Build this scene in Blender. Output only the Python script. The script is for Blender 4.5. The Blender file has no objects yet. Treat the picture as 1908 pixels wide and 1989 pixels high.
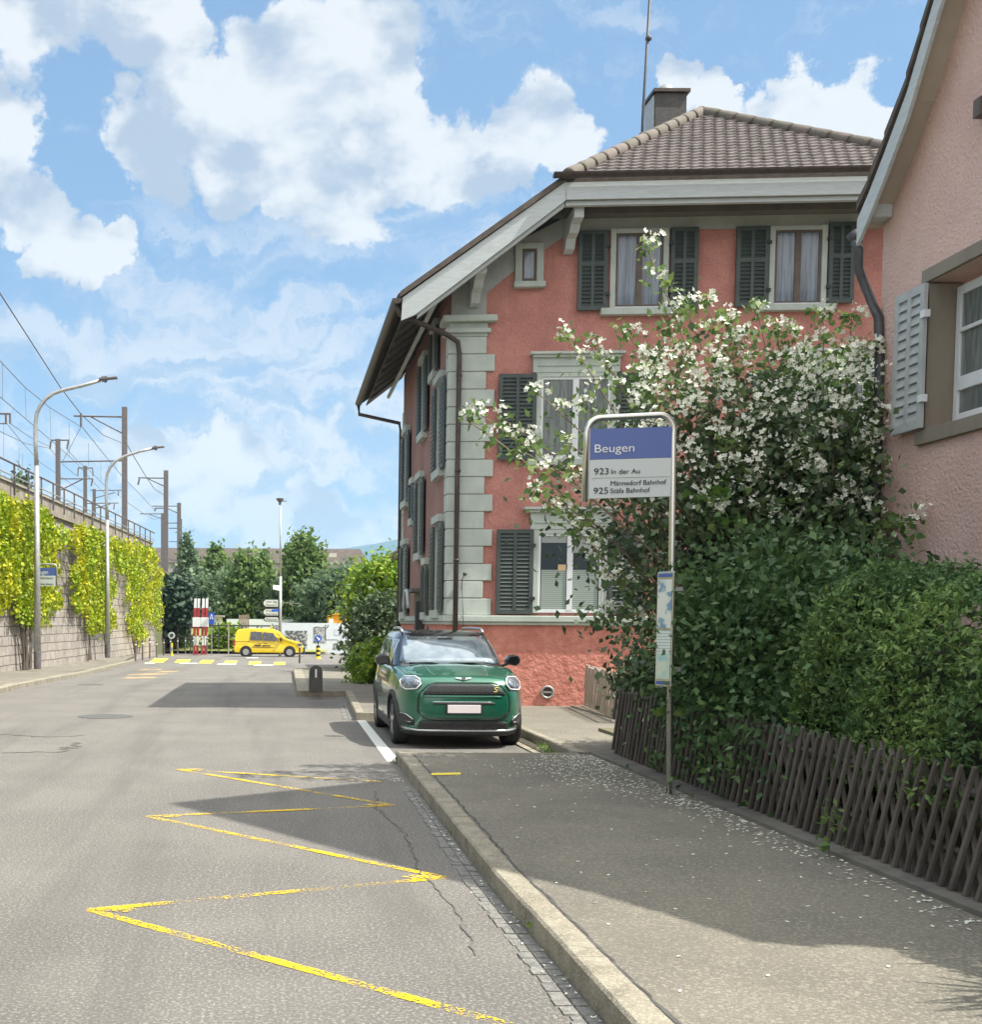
import bpy, bmesh, math, random
import numpy as np
from mathutils import Vector, Matrix
from mathutils.bvhtree import BVHTree
random.seed(7); rng = np.random.default_rng(7)
sc = bpy.context.scene; COL = sc.collection
R = math.radians
# ------------------------------------------------------------------ camera
FPX, CX, CY, W0, H0 = 2300.0, 525.0, 1335.0, 1908.0, 1989.0
EYE = Vector((0, 0, 1.74))
pitch = math.atan((CY-1206)/FPX); roll = R(0.35)
Fv = Vector((0, math.cos(pitch), -math.sin(pitch)))
Uv = Vector((0, math.sin(pitch), math.cos(pitch))); Rv = Vector((1, 0, 0))
Rc = Rv*math.cos(roll)+Uv*math.sin(roll); Uc = Uv*math.cos(roll)-Rv*math.sin(roll)
cam = bpy.data.objects.new('camera', bpy.data.cameras.new('camera')); COL.objects.link(cam)
M = Matrix((Rc, Uc, -Fv)).transposed().to_4x4(); M.translation = EYE
cam.matrix_world = M
cam.data.sensor_fit = 'HORIZONTAL'; cam.data.sensor_width = 36
cam.data.lens = 36*FPX/W0
cam.data.shift_x = (W0/2-CX)/W0; cam.data.shift_y = (CY-H0/2)/W0
cam.data.clip_end = 9000; cam.data.clip_start = 0.05
sc.camera = cam
def ray(px, py): return (Fv*FPX+Rc*(px-CX)+Uc*(CY-py)).normalized()
def P(px, py, Y):
    d = ray(px, py); return EYE+d*(Y/d.y)
def AX(px, py, X):
    d = ray(px, py); return EYE+d*(X/d.x)
def terr(y):
    if y < 30: return 0.0
    if y < 80: return -(y-30)*0.0118
    return -0.59
def G(px, py, z0=0.0):
    d = ray(px, py); Y = 20.0
    for _ in range(40):
        t = (z0+terr(Y)-EYE.z)/d.z; Y = 0.5*Y+0.5*min(max(d.y*t, .5), 300)
    return EYE+d*(Y/d.y)
def PL(px, py, p0, dx, dy):            # vertical plane through p0 with direction (dx,dy)
    d = ray(px, py); n = Vector((dy, -dx, 0)); t = n.dot(Vector((p0[0], p0[1], 0))-Vector((EYE.x, EYE.y, 0)))/n.dot(d)
    return EYE+d*t
# ------------------------------------------------------------------ sun and sky
SUN = Vector((0.61, -0.22, 1)).normalized()
el = math.asin(SUN.z); az = math.atan2(SUN.x, SUN.y)
sd = bpy.data.lights.new('sun', 'SUN'); sd.energy = 4.4; sd.angle = R(0.53); sd.color = (1, .955, .87)
so = bpy.data.objects.new('sun', sd); COL.objects.link(so); so.rotation_euler = (-SUN).to_track_quat('-Z', 'Y').to_euler()
so.location = (20, -10, 40)
sc.view_settings.view_transform = 'Standard'; sc.view_settings.look = 'None'
sc.view_settings.exposure = 0.70; sc.view_settings.gamma = 1
wd = bpy.data.worlds.new("World"); sc.world = wd; wd.use_nodes = True
nt = wd.node_tree; nt.nodes.clear()
class NB:
    def __init__(s, nt): s.nt = nt
    def n(s, t, **k):
        o = s.nt.nodes.new(t)
        for a, v in k.items(): setattr(o, a, v)
        return o
    def put(s, sock, v):
        if isinstance(v, bpy.types.NodeSocket): s.nt.links.new(v, sock)
        elif v is not None: sock.default_value = v
    def m(s, op, a, b=None, c=None, clamp=False):
        o = s.n('ShaderNodeMath', operation=op, use_clamp=clamp)
        for i, v in enumerate((a, b, c)): s.put(o.inputs[i], v)
        return o.outputs[0]
    def vm(s, op, a, b=None):
        o = s.n('ShaderNodeVectorMath', operation=op); s.put(o.inputs[0], a); s.put(o.inputs[1], b)
        return o
    def mix(s, f, a, b, mode='MIX'):
        o = s.n('ShaderNodeMix', data_type='RGBA', blend_type=mode)
        s.put(o.inputs[0], f); s.put(o.inputs[6], a); s.put(o.inputs[7], b); return o.outputs[2]
    def ss(s, v, a, b, lo=0., hi=1.):
        o = s.n('ShaderNodeMapRange', interpolation_type='SMOOTHSTEP')
        s.put(o.inputs[0], v)
        for i, q in zip((1, 2, 3, 4), (a, b, lo, hi)): s.put(o.inputs[i], q)
        return o.outputs[0]
    def noise(s, vec, scale, det=4, rough=.55, dist=0.0):
        o = s.n('ShaderNodeTexNoise'); s.put(o.inputs['Vector'], vec); o.inputs['Scale'].default_value = scale
        o.inputs['Detail'].default_value = det; o.inputs['Roughness'].default_value = rough; o.inputs['Distortion'].default_value = dist
        return o.outputs[0]
def c3(r, g, b, a=1): return (r, g, b, a)
def build_sky():
    b = NB(nt)
    tc = b.n('ShaderNodeTexCoord').outputs['Generated']
    sky = b.n('ShaderNodeTexSky', sky_type='NISHITA', sun_disc=False)
    sky.sun_elevation = el; sky.sun_rotation = az; sky.air_density = 1.0; sky.dust_density = .6; sky.ozone_density = 1.6
    d = b.vm('NORMALIZE', tc).outputs[0]
    wn_ = b.n('ShaderNodeTexNoise'); b.put(wn_.inputs['Vector'], d); wn_.inputs['Scale'].default_value = 9; wn_.inputs['Detail'].default_value = 8; wn_.inputs['Roughness'].default_value = .62
    wv = b.vm('MULTIPLY', b.vm('SUBTRACT', wn_.outputs[1], (.5,.5,.5)).outputs[0], (.16,.16,.16)).outputs[0]
    dw = b.vm('NORMALIZE', b.vm('ADD', d, wv).outputs[0]).outputs[0]
    def blobmask(lst):
        tot = None
        for px, py, r in lst:
            v = ray(px, py); dt = b.vm('DOT_PRODUCT', dw, tuple(v)).outputs['Value']
            a = r/FPX*.80
            f = b.ss(dt, math.cos(a*1.25), math.cos(a*.45))
            tot = f if tot is None else b.m('MAXIMUM', tot, f)
        return tot
    cum = [(620,90,125),(710,70,95),(540,160,130),(700,180,120),(765,205,70),(600,250,160),(450,290,125),(290,310,90),(400,215,100),
           (780,300,90),(900,320,85),(1010,300,100),(1090,330,70),(640,410,80),(730,430,80),(560,385,45),
           (90,60,140),(260,90,110),(330,20,90),(0,230,85),(40,360,90),(110,455,70),(185,470,55),(60,500,60),(160,535,50),
           (1345,140,50),(1420,185,55),(1545,190,75),(1625,230,75),(1690,270,60),(1480,250,70),
           (300,890,90),(390,930,80),(620,1000,90),(700,1030,60),(470,890,70)]
    drk = [(600,350,110),(480,370,70),(260,160,95),(120,560,60),(700,330,60),(60,80,70),(960,380,60),(1560,280,60),(330,330,60)]
    m1 = blobmask(cum); m2 = blobmask(drk)
    sep = b.n('ShaderNodeSeparateXYZ'); b.put(sep.inputs[0], d); z = sep.outputs[2]
    st = b.vm('MULTIPLY', d, (1., 1., 1.5)).outputs[0]
    K = 6.1
    n1 = b.noise(st, 13, 10, .56, .1)
    sh = b.vm('ADD', st, (0.020, 0.0, 0.035)).outputs[0]
    nl = b.noise(st, 10, 6, .52, .2); nlb = b.noise(sh, 10, 6, .52, .2)
    dens = b.m('ADD', b.m('MULTIPLY', m1, .80), b.m('MULTIPLY', b.m('SUBTRACT', n1, .5), 1.5))
    alpha = b.ss(dens, .13, .55)
    lit = b.m('MULTIPLY_ADD', b.m('SUBTRACT', nl, nlb), 4.6, .66)
    lit = b.m('ADD', lit, b.m('MULTIPLY', m2, -.36)); lit = b.m('ADD', lit, b.m('MULTIPLY', b.m('SUBTRACT', n1, .5), .5))
    lit = b.ss(lit, .0, 1.0)
    ccol = b.mix(lit, c3(.50*K,.60*K,.74*K), c3(.93*K,.955*K,.975*K))
    low = b.ss(z, .36, .10)
    s2 = b.vm('MULTIPLY', dw, (1., 1., 2.8)).outputs[0]
    n2 = b.noise(s2, 7.0, 10, .6, .3); n3 = b.noise(b.vm('ADD', s2, (.02,0,.05)).outputs[0], 7.0, 10, .6, .3)
    vfac = b.ss(b.m('ADD', n2, b.m('MULTIPLY', low, .15)), .47, .66)
    vfac = b.m('MULTIPLY', vfac, b.m('MULTIPLY_ADD', low, .58, .36))
    vcol = b.mix(b.ss(b.m('MULTIPLY_ADD', b.m('SUBTRACT', n2, n3), 4.0, .5), .1, .9), c3(.50*K,.64*K,.82*K), c3(.88*K,.91*K,.95*K))
    base = b.mix(1.0, sky.outputs[0], c3(1.0, 1.12, 1.18), 'MULTIPLY')
    base = b.mix(.62, base, c3(.28*K,.485*K,.77*K))
    c = b.mix(vfac, base, vcol)
    c = b.mix(b.m('MULTIPLY', alpha, .95), c, ccol)
    # glow added to the unseen sky round the sun, overhead and behind, filling shade
    gl = b.ss(b.vm('DOT_PRODUCT', d, tuple(SUN)).outputs['Value'], .62, .97)
    ov = b.ss(z, .62, .85)
    c = b.mix(b.m('MULTIPLY', b.m('MAXIMUM', gl, b.m('MULTIPLY', ov, .55)), .9), c, c3(22., 21.5, 20.))
    bk = b.ss(b.vm('DOT_PRODUCT', d, (0,-1,0)).outputs['Value'], .1, .7)
    c = b.mix(b.m('MULTIPLY', bk, b.ss(z, -.02, .1)), c, c3(9.5, 9.6, 9.8))
    # far below the horizon: a dull ground tone
    c = b.mix(b.ss(z, -.02, -.10), c, c3(.30*K,.30*K,.28*K))
    bg = b.n('ShaderNodeBackground'); b.put(bg.inputs[0], c); bg.inputs[1].default_value = .1
    out = b.n('ShaderNodeOutputWorld'); nt.links.new(bg.outputs[0], out.inputs[0])
build_sky()
wd.cycles.sampling_method = 'MANUAL'; wd.cycles.sample_map_resolution = 512
# ------------------------------------------------------------------ materials
MATS = {}
def mat(name, col, col2=None, scale=8., rough=.8, bump=0., bscale=None, metal=0., spec=.4, det=5, mixlo=.35, mixhi=.65, coat=0., transl=0., island=0., aniso=None, speck=None, extra=None):
    if name in MATS: return MATS[name]
    m = bpy.data.materials.new(name); m.use_nodes = True; t = m.node_tree; t.nodes.clear(); b = NB(t)
    bs = b.n('ShaderNodeBsdfPrincipled'); out = b.n('ShaderNodeOutputMaterial')
    co = b.n('ShaderNodeNewGeometry').outputs['Position']
    vec = b.vm('MULTIPLY', co, aniso).outputs[0] if aniso else co
    c = c3(*col)
    if col2:
        nz = b.noise(vec, scale, det); c = b.mix(b.ss(nz, mixlo, mixhi), c3(*col), c3(*col2))
    if speck:
        sc2, amt, scol = speck
        c = b.mix(b.m('MULTIPLY', b.ss(b.noise(vec, sc2, 2, .7), .5, .63), amt), c, c3(*scol))
        c = b.mix(b.m('MULTIPLY', b.ss(b.noise(vec, sc2*.7, 2, .7), .5, .36), amt*.8), c, c3(*(q*.45 for q in scol)))
    if island:
        g = b.n('ShaderNodeNewGeometry').outputs['Random Per Island']
        hs = b.n('ShaderNodeHueSaturation'); b.put(hs.inputs['Color'], c)
        b.put(hs.inputs['Value'], b.m('MULTIPLY_ADD', g, island*2, 1-island))
        b.put(hs.inputs['Hue'], b.m('MULTIPLY_ADD', g, -.05, .525)); c = hs.outputs[0]
    if extra: c = extra(b, co, c)
    b.put(bs.inputs['Base Color'], c); bs.inputs['Roughness'].default_value = rough; bs.inputs['Metallic'].default_value = metal
    bs.inputs['Specular IOR Level'].default_value = spec
    bs.inputs['Coat Weight'].default_value = coat; bs.inputs['Coat Roughness'].default_value = .04
    if bump:
        bn = b.n('ShaderNodeBump'); bn.inputs['Strength'].default_value = min(bump, 1); bn.inputs['Distance'].default_value = .02*max(1, bump)
        b.put(bn.inputs['Height'], b.noise(vec, bscale or scale*4, 4, .6)); t.links.new(bn.outputs[0], bs.inputs['Normal'])
    sh = bs.outputs[0]
    if transl:
        tr = b.n('ShaderNodeBsdfTranslucent'); b.put(tr.inputs[0], c); mx = b.n('ShaderNodeMixShader'); mx.inputs[0].default_value = transl
        t.links.new(sh, mx.inputs[1]); t.links.new(tr.outputs[0], mx.inputs[2]); sh = mx.outputs[0]
    t.links.new(sh, out.inputs[0]); MATS[name] = m; return m
def worn_paint(name, col, sc1=9., lo=.42, hi=.5, fine=60.):
    m = bpy.data.materials.new(name); m.use_nodes = True; t = m.node_tree; t.nodes.clear(); b = NB(t)
    co = b.n('ShaderNodeNewGeometry').outputs['Position']
    bs = b.n('ShaderNodeBsdfPrincipled'); bs.inputs['Roughness'].default_value = .8
    b.put(bs.inputs['Base Color'], b.mix(b.noise(co, 20, 3), c3(*col), c3(*(q*.85 for q in col))))
    tr = b.n('ShaderNodeBsdfTransparent'); mx = b.n('ShaderNodeMixShader')
    a = b.m('ADD', b.m('MULTIPLY', b.noise(co, fine, 3, .7), .66), b.m('MULTIPLY', b.noise(co, 1.6, 3), .46))
    b.put(mx.inputs[0], b.ss(a, lo, hi)); t.links.new(tr.outputs[0], mx.inputs[1]); t.links.new(bs.outputs[0], mx.inputs[2])
    out = b.n('ShaderNodeOutputMaterial'); t.links.new(mx.outputs[0], out.inputs[0]); return m
def streaks(vs, amt, dark, lo=.45, hi=.7, sc_=1.0):
    def f(b, co, c):
        n = b.noise(b.vm('MULTIPLY', co, vs).outputs[0], sc_, 5, .6, .3)
        return b.mix(b.m('MULTIPLY', b.ss(n, lo, hi), amt), c, c3(*dark))
    return f
ASPH = mat('asphalt', (.135,.127,.116), (.168,.158,.143), .7, .9, .8, 60, speck=(50, .62, (.38,.355,.31)), extra=streaks((1.3,.10,1), .45, (.095,.09,.083)))
ASPH_D = mat('asphalt_patch', (.095,.09,.083), (.12,.115,.105), 2, .9, .4, 110, speck=(95, .4, (.35,.34,.31)))
WALKM = mat('pavement_asphalt', (.160,.148,.122), (.205,.188,.150), 1.1, .9, .7, 70, speck=(50, .65, (.36,.33,.26)), extra=streaks((.9,.5,1), .35, (.12,.112,.092)))
KERBM = mat('kerb_granite', (.20,.18,.135), (.31,.28,.215), 5, .85, .6, 60, speck=(60, .5, (.5,.46,.36)))
SETT = mat('gutter_setts', (.145,.142,.132), (.22,.212,.195), 9, .85, .8, 40, speck=(50,.5,(.35,.34,.31)))
GROUND = mat('ground_soil', (.13,.12,.075), (.17,.15,.10), .5, 1, .5, 8)
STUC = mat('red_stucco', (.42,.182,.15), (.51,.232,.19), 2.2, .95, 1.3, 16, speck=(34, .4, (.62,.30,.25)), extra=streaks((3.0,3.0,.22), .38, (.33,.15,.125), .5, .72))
STUC_SHADE = mat('red_stucco_shade', (.255,.15,.125), (.315,.185,.155), 1.2, .95, .7, 18)  # red stucco with the side wall's shade put into the colour
ROUGHC = mat('red_rough_cast', (.50,.19,.145), (.60,.25,.19), 5, .95, 2.2, 9)
PINK = mat('pink_stucco', (.61,.41,.36), (.67,.465,.405), 1.6, .95, 1.2, 26, extra=streaks((1.6,1.6,.3), .35, (.52,.38,.33), .48, .72))
STONE = mat('grey_stone', (.40,.45,.41), (.46,.51,.465), 3, .8, .25, 30, extra=streaks((4,4,.6), .3, (.29,.32,.28), .5, .72))
WHITEP = mat('white_painted_wood', (.42,.46,.46), (.48,.52,.52), 4, .55, .1, 30, aniso=(1,1,8))
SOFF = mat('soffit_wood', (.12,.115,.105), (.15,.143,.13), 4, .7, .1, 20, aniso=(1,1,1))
FRIEZE = mat('grey_plaster', (.34,.365,.34), (.39,.41,.385), 5, .85, .3, 40)
SHUT = mat('dark_green_shutter', (.055,.072,.068), (.068,.086,.08), 5, .5, .1, 30)
SHUT_G = mat('grey_green_shutter', (.37,.39,.385), (.42,.44,.435), 6, .5, .1, 30)
BROWNF = mat('brown_window_frame', (.10,.075,.06), (.13,.10,.08), 6, .5)
WOODJ = mat('brown_stone_surround', (.21,.18,.14), (.25,.22,.17), 3, .7, .2, 30, aniso=(1,1,.3))
WFRAME = mat('white_window_frame', (.66,.69,.70), (.70,.72,.73), 8, .4)
TILE = mat('roof_tile', (.105,.090,.084), (.155,.132,.123), 7, .85, .5, 40, island=.14)
TILE_R = mat('ridge_tile', (.155,.130,.115), (.125,.115,.09), 3, .85, .6, 30, island=.1)
TILE_D = mat('dark_roof_tile', (.085,.07,.06), (.12,.10,.085), 7, .85, .5, 40)
SLATE = mat('chimney_slate', (.05,.047,.045), (.07,.065,.06), 8, .6, .3, 20)
COPPER = mat('brown_metal', (.055,.042,.037), (.075,.058,.05), 12, .45, metal=.3)
DARKM = mat('dark_metal', (.06,.062,.066), (.08,.08,.082), 12, .5, metal=.3)
GALV = mat('galvanised_steel', (.36,.37,.36), (.46,.46,.45), 9, .45, metal=.55)
GALVD = mat('weathered_mast_steel', (.13,.115,.12), (.17,.155,.155), 9, .6, metal=.3)
CHROME = mat('brushed_steel', (.68,.67,.60), (.62,.62,.57), 30, .24, metal=.9, aniso=(1,1,.05))
GLASSM = mat('window_glass', (.05,.065,.08), rough=.06, spec=1.0, coat=.6)
CURT = mat('curtain_behind_glass', (.065,.085,.11), (.17,.22,.28), 16, .25, spec=.8, aniso=(1,1,.05), coat=.6)
CURT_D = mat('dark_curtain_behind_glass', (.10,.12,.12), (.19,.22,.20), 22, .25, spec=.8, aniso=(1,1,.1), coat=.5)
def pleats(b, co, c):
    s = b.n('ShaderNodeSeparateXYZ'); b.put(s.inputs[0], co); w = b.m('SINE', b.m('MULTIPLY', s.outputs[2], 160.))
    return b.mix(b.ss(w, -1, 1), c, c3(.20,.25,.22))
BLIND = mat('pleated_blind', (.33,.385,.35), rough=.6, extra=pleats)
BLACKG = mat('black_gloss', (.012,.012,.014), rough=.12, spec=.6, coat=.6)
BLACKP = mat('black_plastic', (.03,.031,.033), (.04,.04,.042), 20, .55)
RUBBER = mat('rubber', (.022,.022,.023), (.03,.03,.03), 20, .85)
GREENP = mat('green_car_paint', (.006,.115,.066), (.007,.125,.07), 1, .3, metal=.2, spec=.6, coat=1.0)
WSCREEN = mat('windscreen_glass', (.16,.21,.25), (.26,.31,.34), 5, .05, metal=.6, spec=1.0, coat=1.0)
LAMPG = mat('headlight_glass', (.10,.12,.14), (.24,.29,.34), 14, .1, metal=.2, coat=.8)
SILVER = mat('silver_trim', (.62,.64,.65), rough=.25, metal=.8)
PLATE = mat('blank_plate', (.80,.72,.73), rough=.5)
YELV = mat('yellow_van_paint', (.86,.60,.01), (.80,.55,.01), 1, .3, coat=.7)
YELM = worn_paint('worn_yellow_road_paint', (.84,.56,.01), lo=.535, hi=.60)
YELC = worn_paint('crossing_yellow_paint', (.86,.68,.08), lo=.33, hi=.4)
YELF = worn_paint('faded_orange_road_paint', (.66,.48,.22), lo=.5, hi=.62)
WHM = worn_paint('white_road_paint', (.74,.75,.70), lo=.22, hi=.34)
WHP = mat('white_paint', (.78,.80,.80), rough=.6); REDP = mat('red_paint', (.38,.03,.04), (.44,.05,.06), 9, .5)
BLUES = mat('blue_sign', (.075,.125,.36), rough=.35, coat=.3); WSIGN = mat('pale_sign', (.56,.61,.60), rough=.4, coat=.3)
BLUE2 = mat('traffic_blue', (.02,.10,.50), rough=.4); BLKT = mat('black_lettering', (.02,.02,.02), rough=.5); YEL2 = mat('yellow_plastic', (.80,.62,.04), rough=.5)
CONC = mat('concrete', (.30,.28,.235), (.38,.355,.30), 2.5, .9, .4, 20); CONCD = mat('stained_concrete', (.23,.20,.165), (.32,.28,.23), 2.5, .9, .4, 20)
def blocks(b, co, c):
    s = b.n('ShaderNodeSeparateXYZ'); b.put(s.inputs[0], co)
    cm = b.n('ShaderNodeCombineXYZ'); b.put(cm.inputs[0], s.outputs[1]); b.put(cm.inputs[1], s.outputs[2])
    wv = b.n('ShaderNodeTexNoise'); wv.inputs['Scale'].default_value = 1.5; b.put(wv.inputs['Vector'], co)
    v = b.vm('ADD', cm.outputs[0], b.vm('MULTIPLY', wv.outputs[1], (.12,.08,0)).outputs[0]).outputs[0]
    br = b.n('ShaderNodeTexBrick'); b.put(br.inputs['Vector'], v)
    br.inputs['Scale'].default_value = 1.0; br.inputs['Brick Width'].default_value = .78; br.inputs['Row Height'].default_value = .31
    br.inputs['Mortar Size'].default_value = .018; br.inputs['Mortar Smooth'].default_value = .3
    b.put(br.inputs['Color1'], c); b.put(br.inputs['Color2'], b.mix(.5, c, c3(.36,.32,.29))); b.put(br.inputs['Mortar'], c3(.10,.085,.075))
    return br.outputs[0]
RWALL = mat('stone_block_wall', (.25,.225,.195), (.35,.315,.275), 1.3, .95, 1.6, 7, extra=blocks)
IVYM = mat('yellow_green_vine_leaf', (.25,.36,.014), (.40,.42,.012), .5, .55, transl=.25, island=.4)
BRANCH = mat('pale_twig', (.20,.15,.11), (.26,.20,.15), 6, .9)
STEM = mat('vine_stem', (.09,.075,.06), (.13,.11,.09), 6, .9)
BARK = mat('bark', (.10,.085,.065), (.15,.13,.10), 6, .95, .6, 20)
LEAFD = mat('dark_leaf', (.072,.115,.055), (.105,.155,.075), 1.5, .5, transl=.2, island=.35)
LEAFM = mat('mid_leaf', (.12,.20,.06), (.18,.27,.08), .8, .55, transl=.4, island=.35)
LEAFB = mat('bright_leaf', (.14,.25,.02), (.22,.33,.03), .9, .55, transl=.3, island=.35)
LEAFG = mat('blue_green_leaf', (.12,.19,.105), (.18,.26,.14), .8, .55, transl=.4, island=.35)
YEWM = mat('yew_leaf', (.095,.175,.060), (.165,.265,.070), 1.6, .6, transl=.25, island=.35)
PETAL = mat('white_petal', (.86,.86,.74), (.80,.82,.70), 6, .6, transl=.2)
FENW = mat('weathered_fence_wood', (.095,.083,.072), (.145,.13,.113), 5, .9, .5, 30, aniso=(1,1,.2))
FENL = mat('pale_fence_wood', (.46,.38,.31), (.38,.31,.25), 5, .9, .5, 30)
BLKSTONE = mat('dark_marker_stone', (.07,.07,.068), (.10,.098,.09), 8, .8, .4, 40)
HILL = mat('distant_forest_hill', (.035,.085,.10), (.06,.12,.13), .004, 1)
HOARD = mat('white_hoarding', (.62,.68,.70), (.66,.71,.73), 2, .6); PICG = mat('grey_print', (.22,.23,.22), (.50,.51,.49), 6, .6)
PICD = mat('dark_print', (.10,.105,.10), (.42,.43,.42), 5, .6, mixlo=.48, mixhi=.55); ORNG = mat('orange_plastic', (.80,.35,.02), rough=.5)
HWALL = mat('cream_render', (.50,.48,.42), (.56,.54,.48), 2, .9)
# ------------------------------------------------------------------ mesh helpers
class MB:
    def __init__(s): s.v = []; s.f = []; s.mi = []; s.cur = 0
    def add(s, vs, fs):
        o = len(s.v); s.v += [tuple(p) for p in vs]; s.f += [tuple(i+o for i in f) for f in fs]; s.mi += [s.cur]*len(fs); return s
    def box8(s, p): return s.add(p, [(0,3,2,1),(4,5,6,7),(0,1,5,4),(1,2,6,5),(2,3,7,6),(3,0,4,7)])
    def box(s, x0, x1, y0, y1, z0, z1):
        return s.box8([(x0,y0,z0),(x1,y0,z0),(x1,y1,z0),(x0,y1,z0),(x0,y0,z1),(x1,y0,z1),(x1,y1,z1),(x0,y1,z1)])
    def obox(s, c, ax, ay, az):       # centre and half axis vectors
        c, ax, ay, az = map(Vector, (c, ax, ay, az))
        return s.box8([c-ax-ay-az, c+ax-ay-az, c+ax+ay-az, c-ax+ay-az, c-ax-ay+az, c+ax-ay+az, c+ax+ay+az, c-ax+ay+az])
    def prism(s, pts, ext):           # planar polygon pts (3d) extruded by vector ext
        pts = [Vector(p) for p in pts]; n = len(pts); e = Vector(ext)
        return s.add(pts+[p+e for p in pts], [tuple(range(n))[::-1], tuple(range(n, 2*n))]+[(i, (i+1) % n, n+(i+1) % n, n+i) for i in range(n)])
    def tube(s, pts, r, n=8, cap=True, r2=None):
        pts = [Vector(p) for p in pts]; k = len(pts); vs = []; up = Vector((0.123, .31, .94))
        for i, p in enumerate(pts):
            t = (pts[min(i+1, k-1)]-pts[max(i-1, 0)])
            t = t.normalized() if t.length > 1e-9 else Vector((0,0,1))
            a = t.cross(up)
            if a.length < .1: a = t.cross(Vector((1, 0, 0)))
            a.normalize(); b = t.cross(a)
            rr = r if r2 is None else r+(r2-r)*i/(k-1)
            vs += [p+(a*math.cos(2*math.pi*j/n)+b*math.sin(2*math.pi*j/n))*rr for j in range(n)]
        fs = [(i*n+j, i*n+(j+1) % n, (i+1)*n+(j+1) % n, (i+1)*n+j) for i in range(k-1) for j in range(n)]
        if cap: fs += [tuple(range(n))[::-1], tuple(range((k-1)*n, k*n))]
        return s.add(vs, fs)
    def lathe(s, c, prof, n=20, axis='z'):   # prof list of (r, h)
        vs = []
        for r, h in prof:
            for j in range(n):
                a = 2*math.pi*j/n; q = (r*math.cos(a), r*math.sin(a), h)
                if axis == 'x': q = (h, q[0], q[1])
                if axis == 'y': q = (q[0], h, q[1])
                vs.append((c[0]+q[0], c[1]+q[1], c[2]+q[2]))
        k = len(prof)
        fs = [(i*n+j, i*n+(j+1) % n, (i+1)*n+(j+1) % n, (i+1)*n+j) for i in range(k-1) for j in range(n)]
        fs += [tuple(range(n))[::-1], tuple(range((k-1)*n, k*n))]
        return s.add(vs, fs)
    def mesh(s, name, m, smooth=False):
        me = bpy.data.meshes.new(name); me.from_pydata(s.v, [], s.f)
        for q in (m if isinstance(m, (list, tuple)) else [m]): me.materials.append(q)
        if any(s.mi): me.polygons.foreach_set('material_index', s.mi)
        if smooth:
            me.polygons.foreach_set('use_smooth', [True]*len(s.f))
        me.update(); return me
    def build(s, name, m, parent=None, smooth=False, bevel=0, label=None, autosm=None):
        me = s.mesh(name, m, smooth or bool(autosm))
        if autosm:
            try: me.set_sharp_from_angle(angle=R(autosm))
            except Exception: pass
        return link(name, me, parent, bevel, label)
def link(name, me, parent=None, bevel=0, label=None):
    o = bpy.data.objects.new(name, me); COL.objects.link(o)
    if parent is not None:
        o.parent = parent; loc = parent['wl'] if 'wl' in parent else (0, 0, 0)
        o.matrix_parent_inverse = Matrix.Translation(Vector(loc)).inverted()
    if bevel:
        bv = o.modifiers.new('bevel', 'BEVEL'); bv.width = bevel; bv.segments = 2; bv.limit_method = 'ANGLE'; bv.angle_limit = R(40)
    if label: o['label'] = label
    return o
PEND = []
def thing(name, label, cat, loc=(0,0,0), group=None):
    o = bpy.data.objects.new(name, None); COL.objects.link(o); o.location = loc; o['wl'] = tuple(loc); o.empty_display_size = .2
    o['label'] = label; o['category'] = cat
    if group: o['group'] = group
    PEND.append(o); return o
def tag(o, label, cat, group=None, kind=None):
    o['label'] = label; o['category'] = cat
    if group: o['group'] = group
    if kind: o['kind'] = kind
    return o
def struct(name, mb, m, **k):
    o = mb.build(name, m, **k); o['kind'] = 'structure'; return o
def dup(o, loc=None, label=None, parent=None):
    c = o.copy(); COL.objects.link(c)
    if parent is not None: c.parent = parent
    if loc is not None: c.location = loc
    if label: c['label'] = label
    for ch in list(o.children): dup(ch, parent=c)
    return c
def text_mesh(s, size, bold=0.0, align='LEFT'):
    cu = bpy.data.curves.new('lettering', 'FONT'); cu.body = s; cu.size = size; cu.align_x = align; cu.offset = bold; cu.extrude = .001
    o = bpy.data.objects.new('lettering', cu); COL.objects.link(o); dg = bpy.context.evaluated_depsgraph_get()
    me = bpy.data.meshes.new_from_object(o.evaluated_get(dg)); COL.objects.unlink(o); bpy.data.objects.remove(o); me.name = 'lettering'
    return me
def place_text(s, size, org, ex, ez, m, parent, width=None, bold=0., name='lettering'):
    me = text_mesh(s, size, bold); ex = Vector(ex).normalized(); ez = Vector(ez).normalized(); n = ex.cross(ez)
    xs = [v.co.x for v in me.vertices]; k = 1.0
    if width: k = width/max(max(xs)-min(xs), 1e-6)
    for v in me.vertices:
        v.co = Vector(org)+ex*v.co.x*k+ez*v.co.y+n*v.co.z
    me.materials.clear(); me.materials.append(m); return link(name, me, parent)
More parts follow.
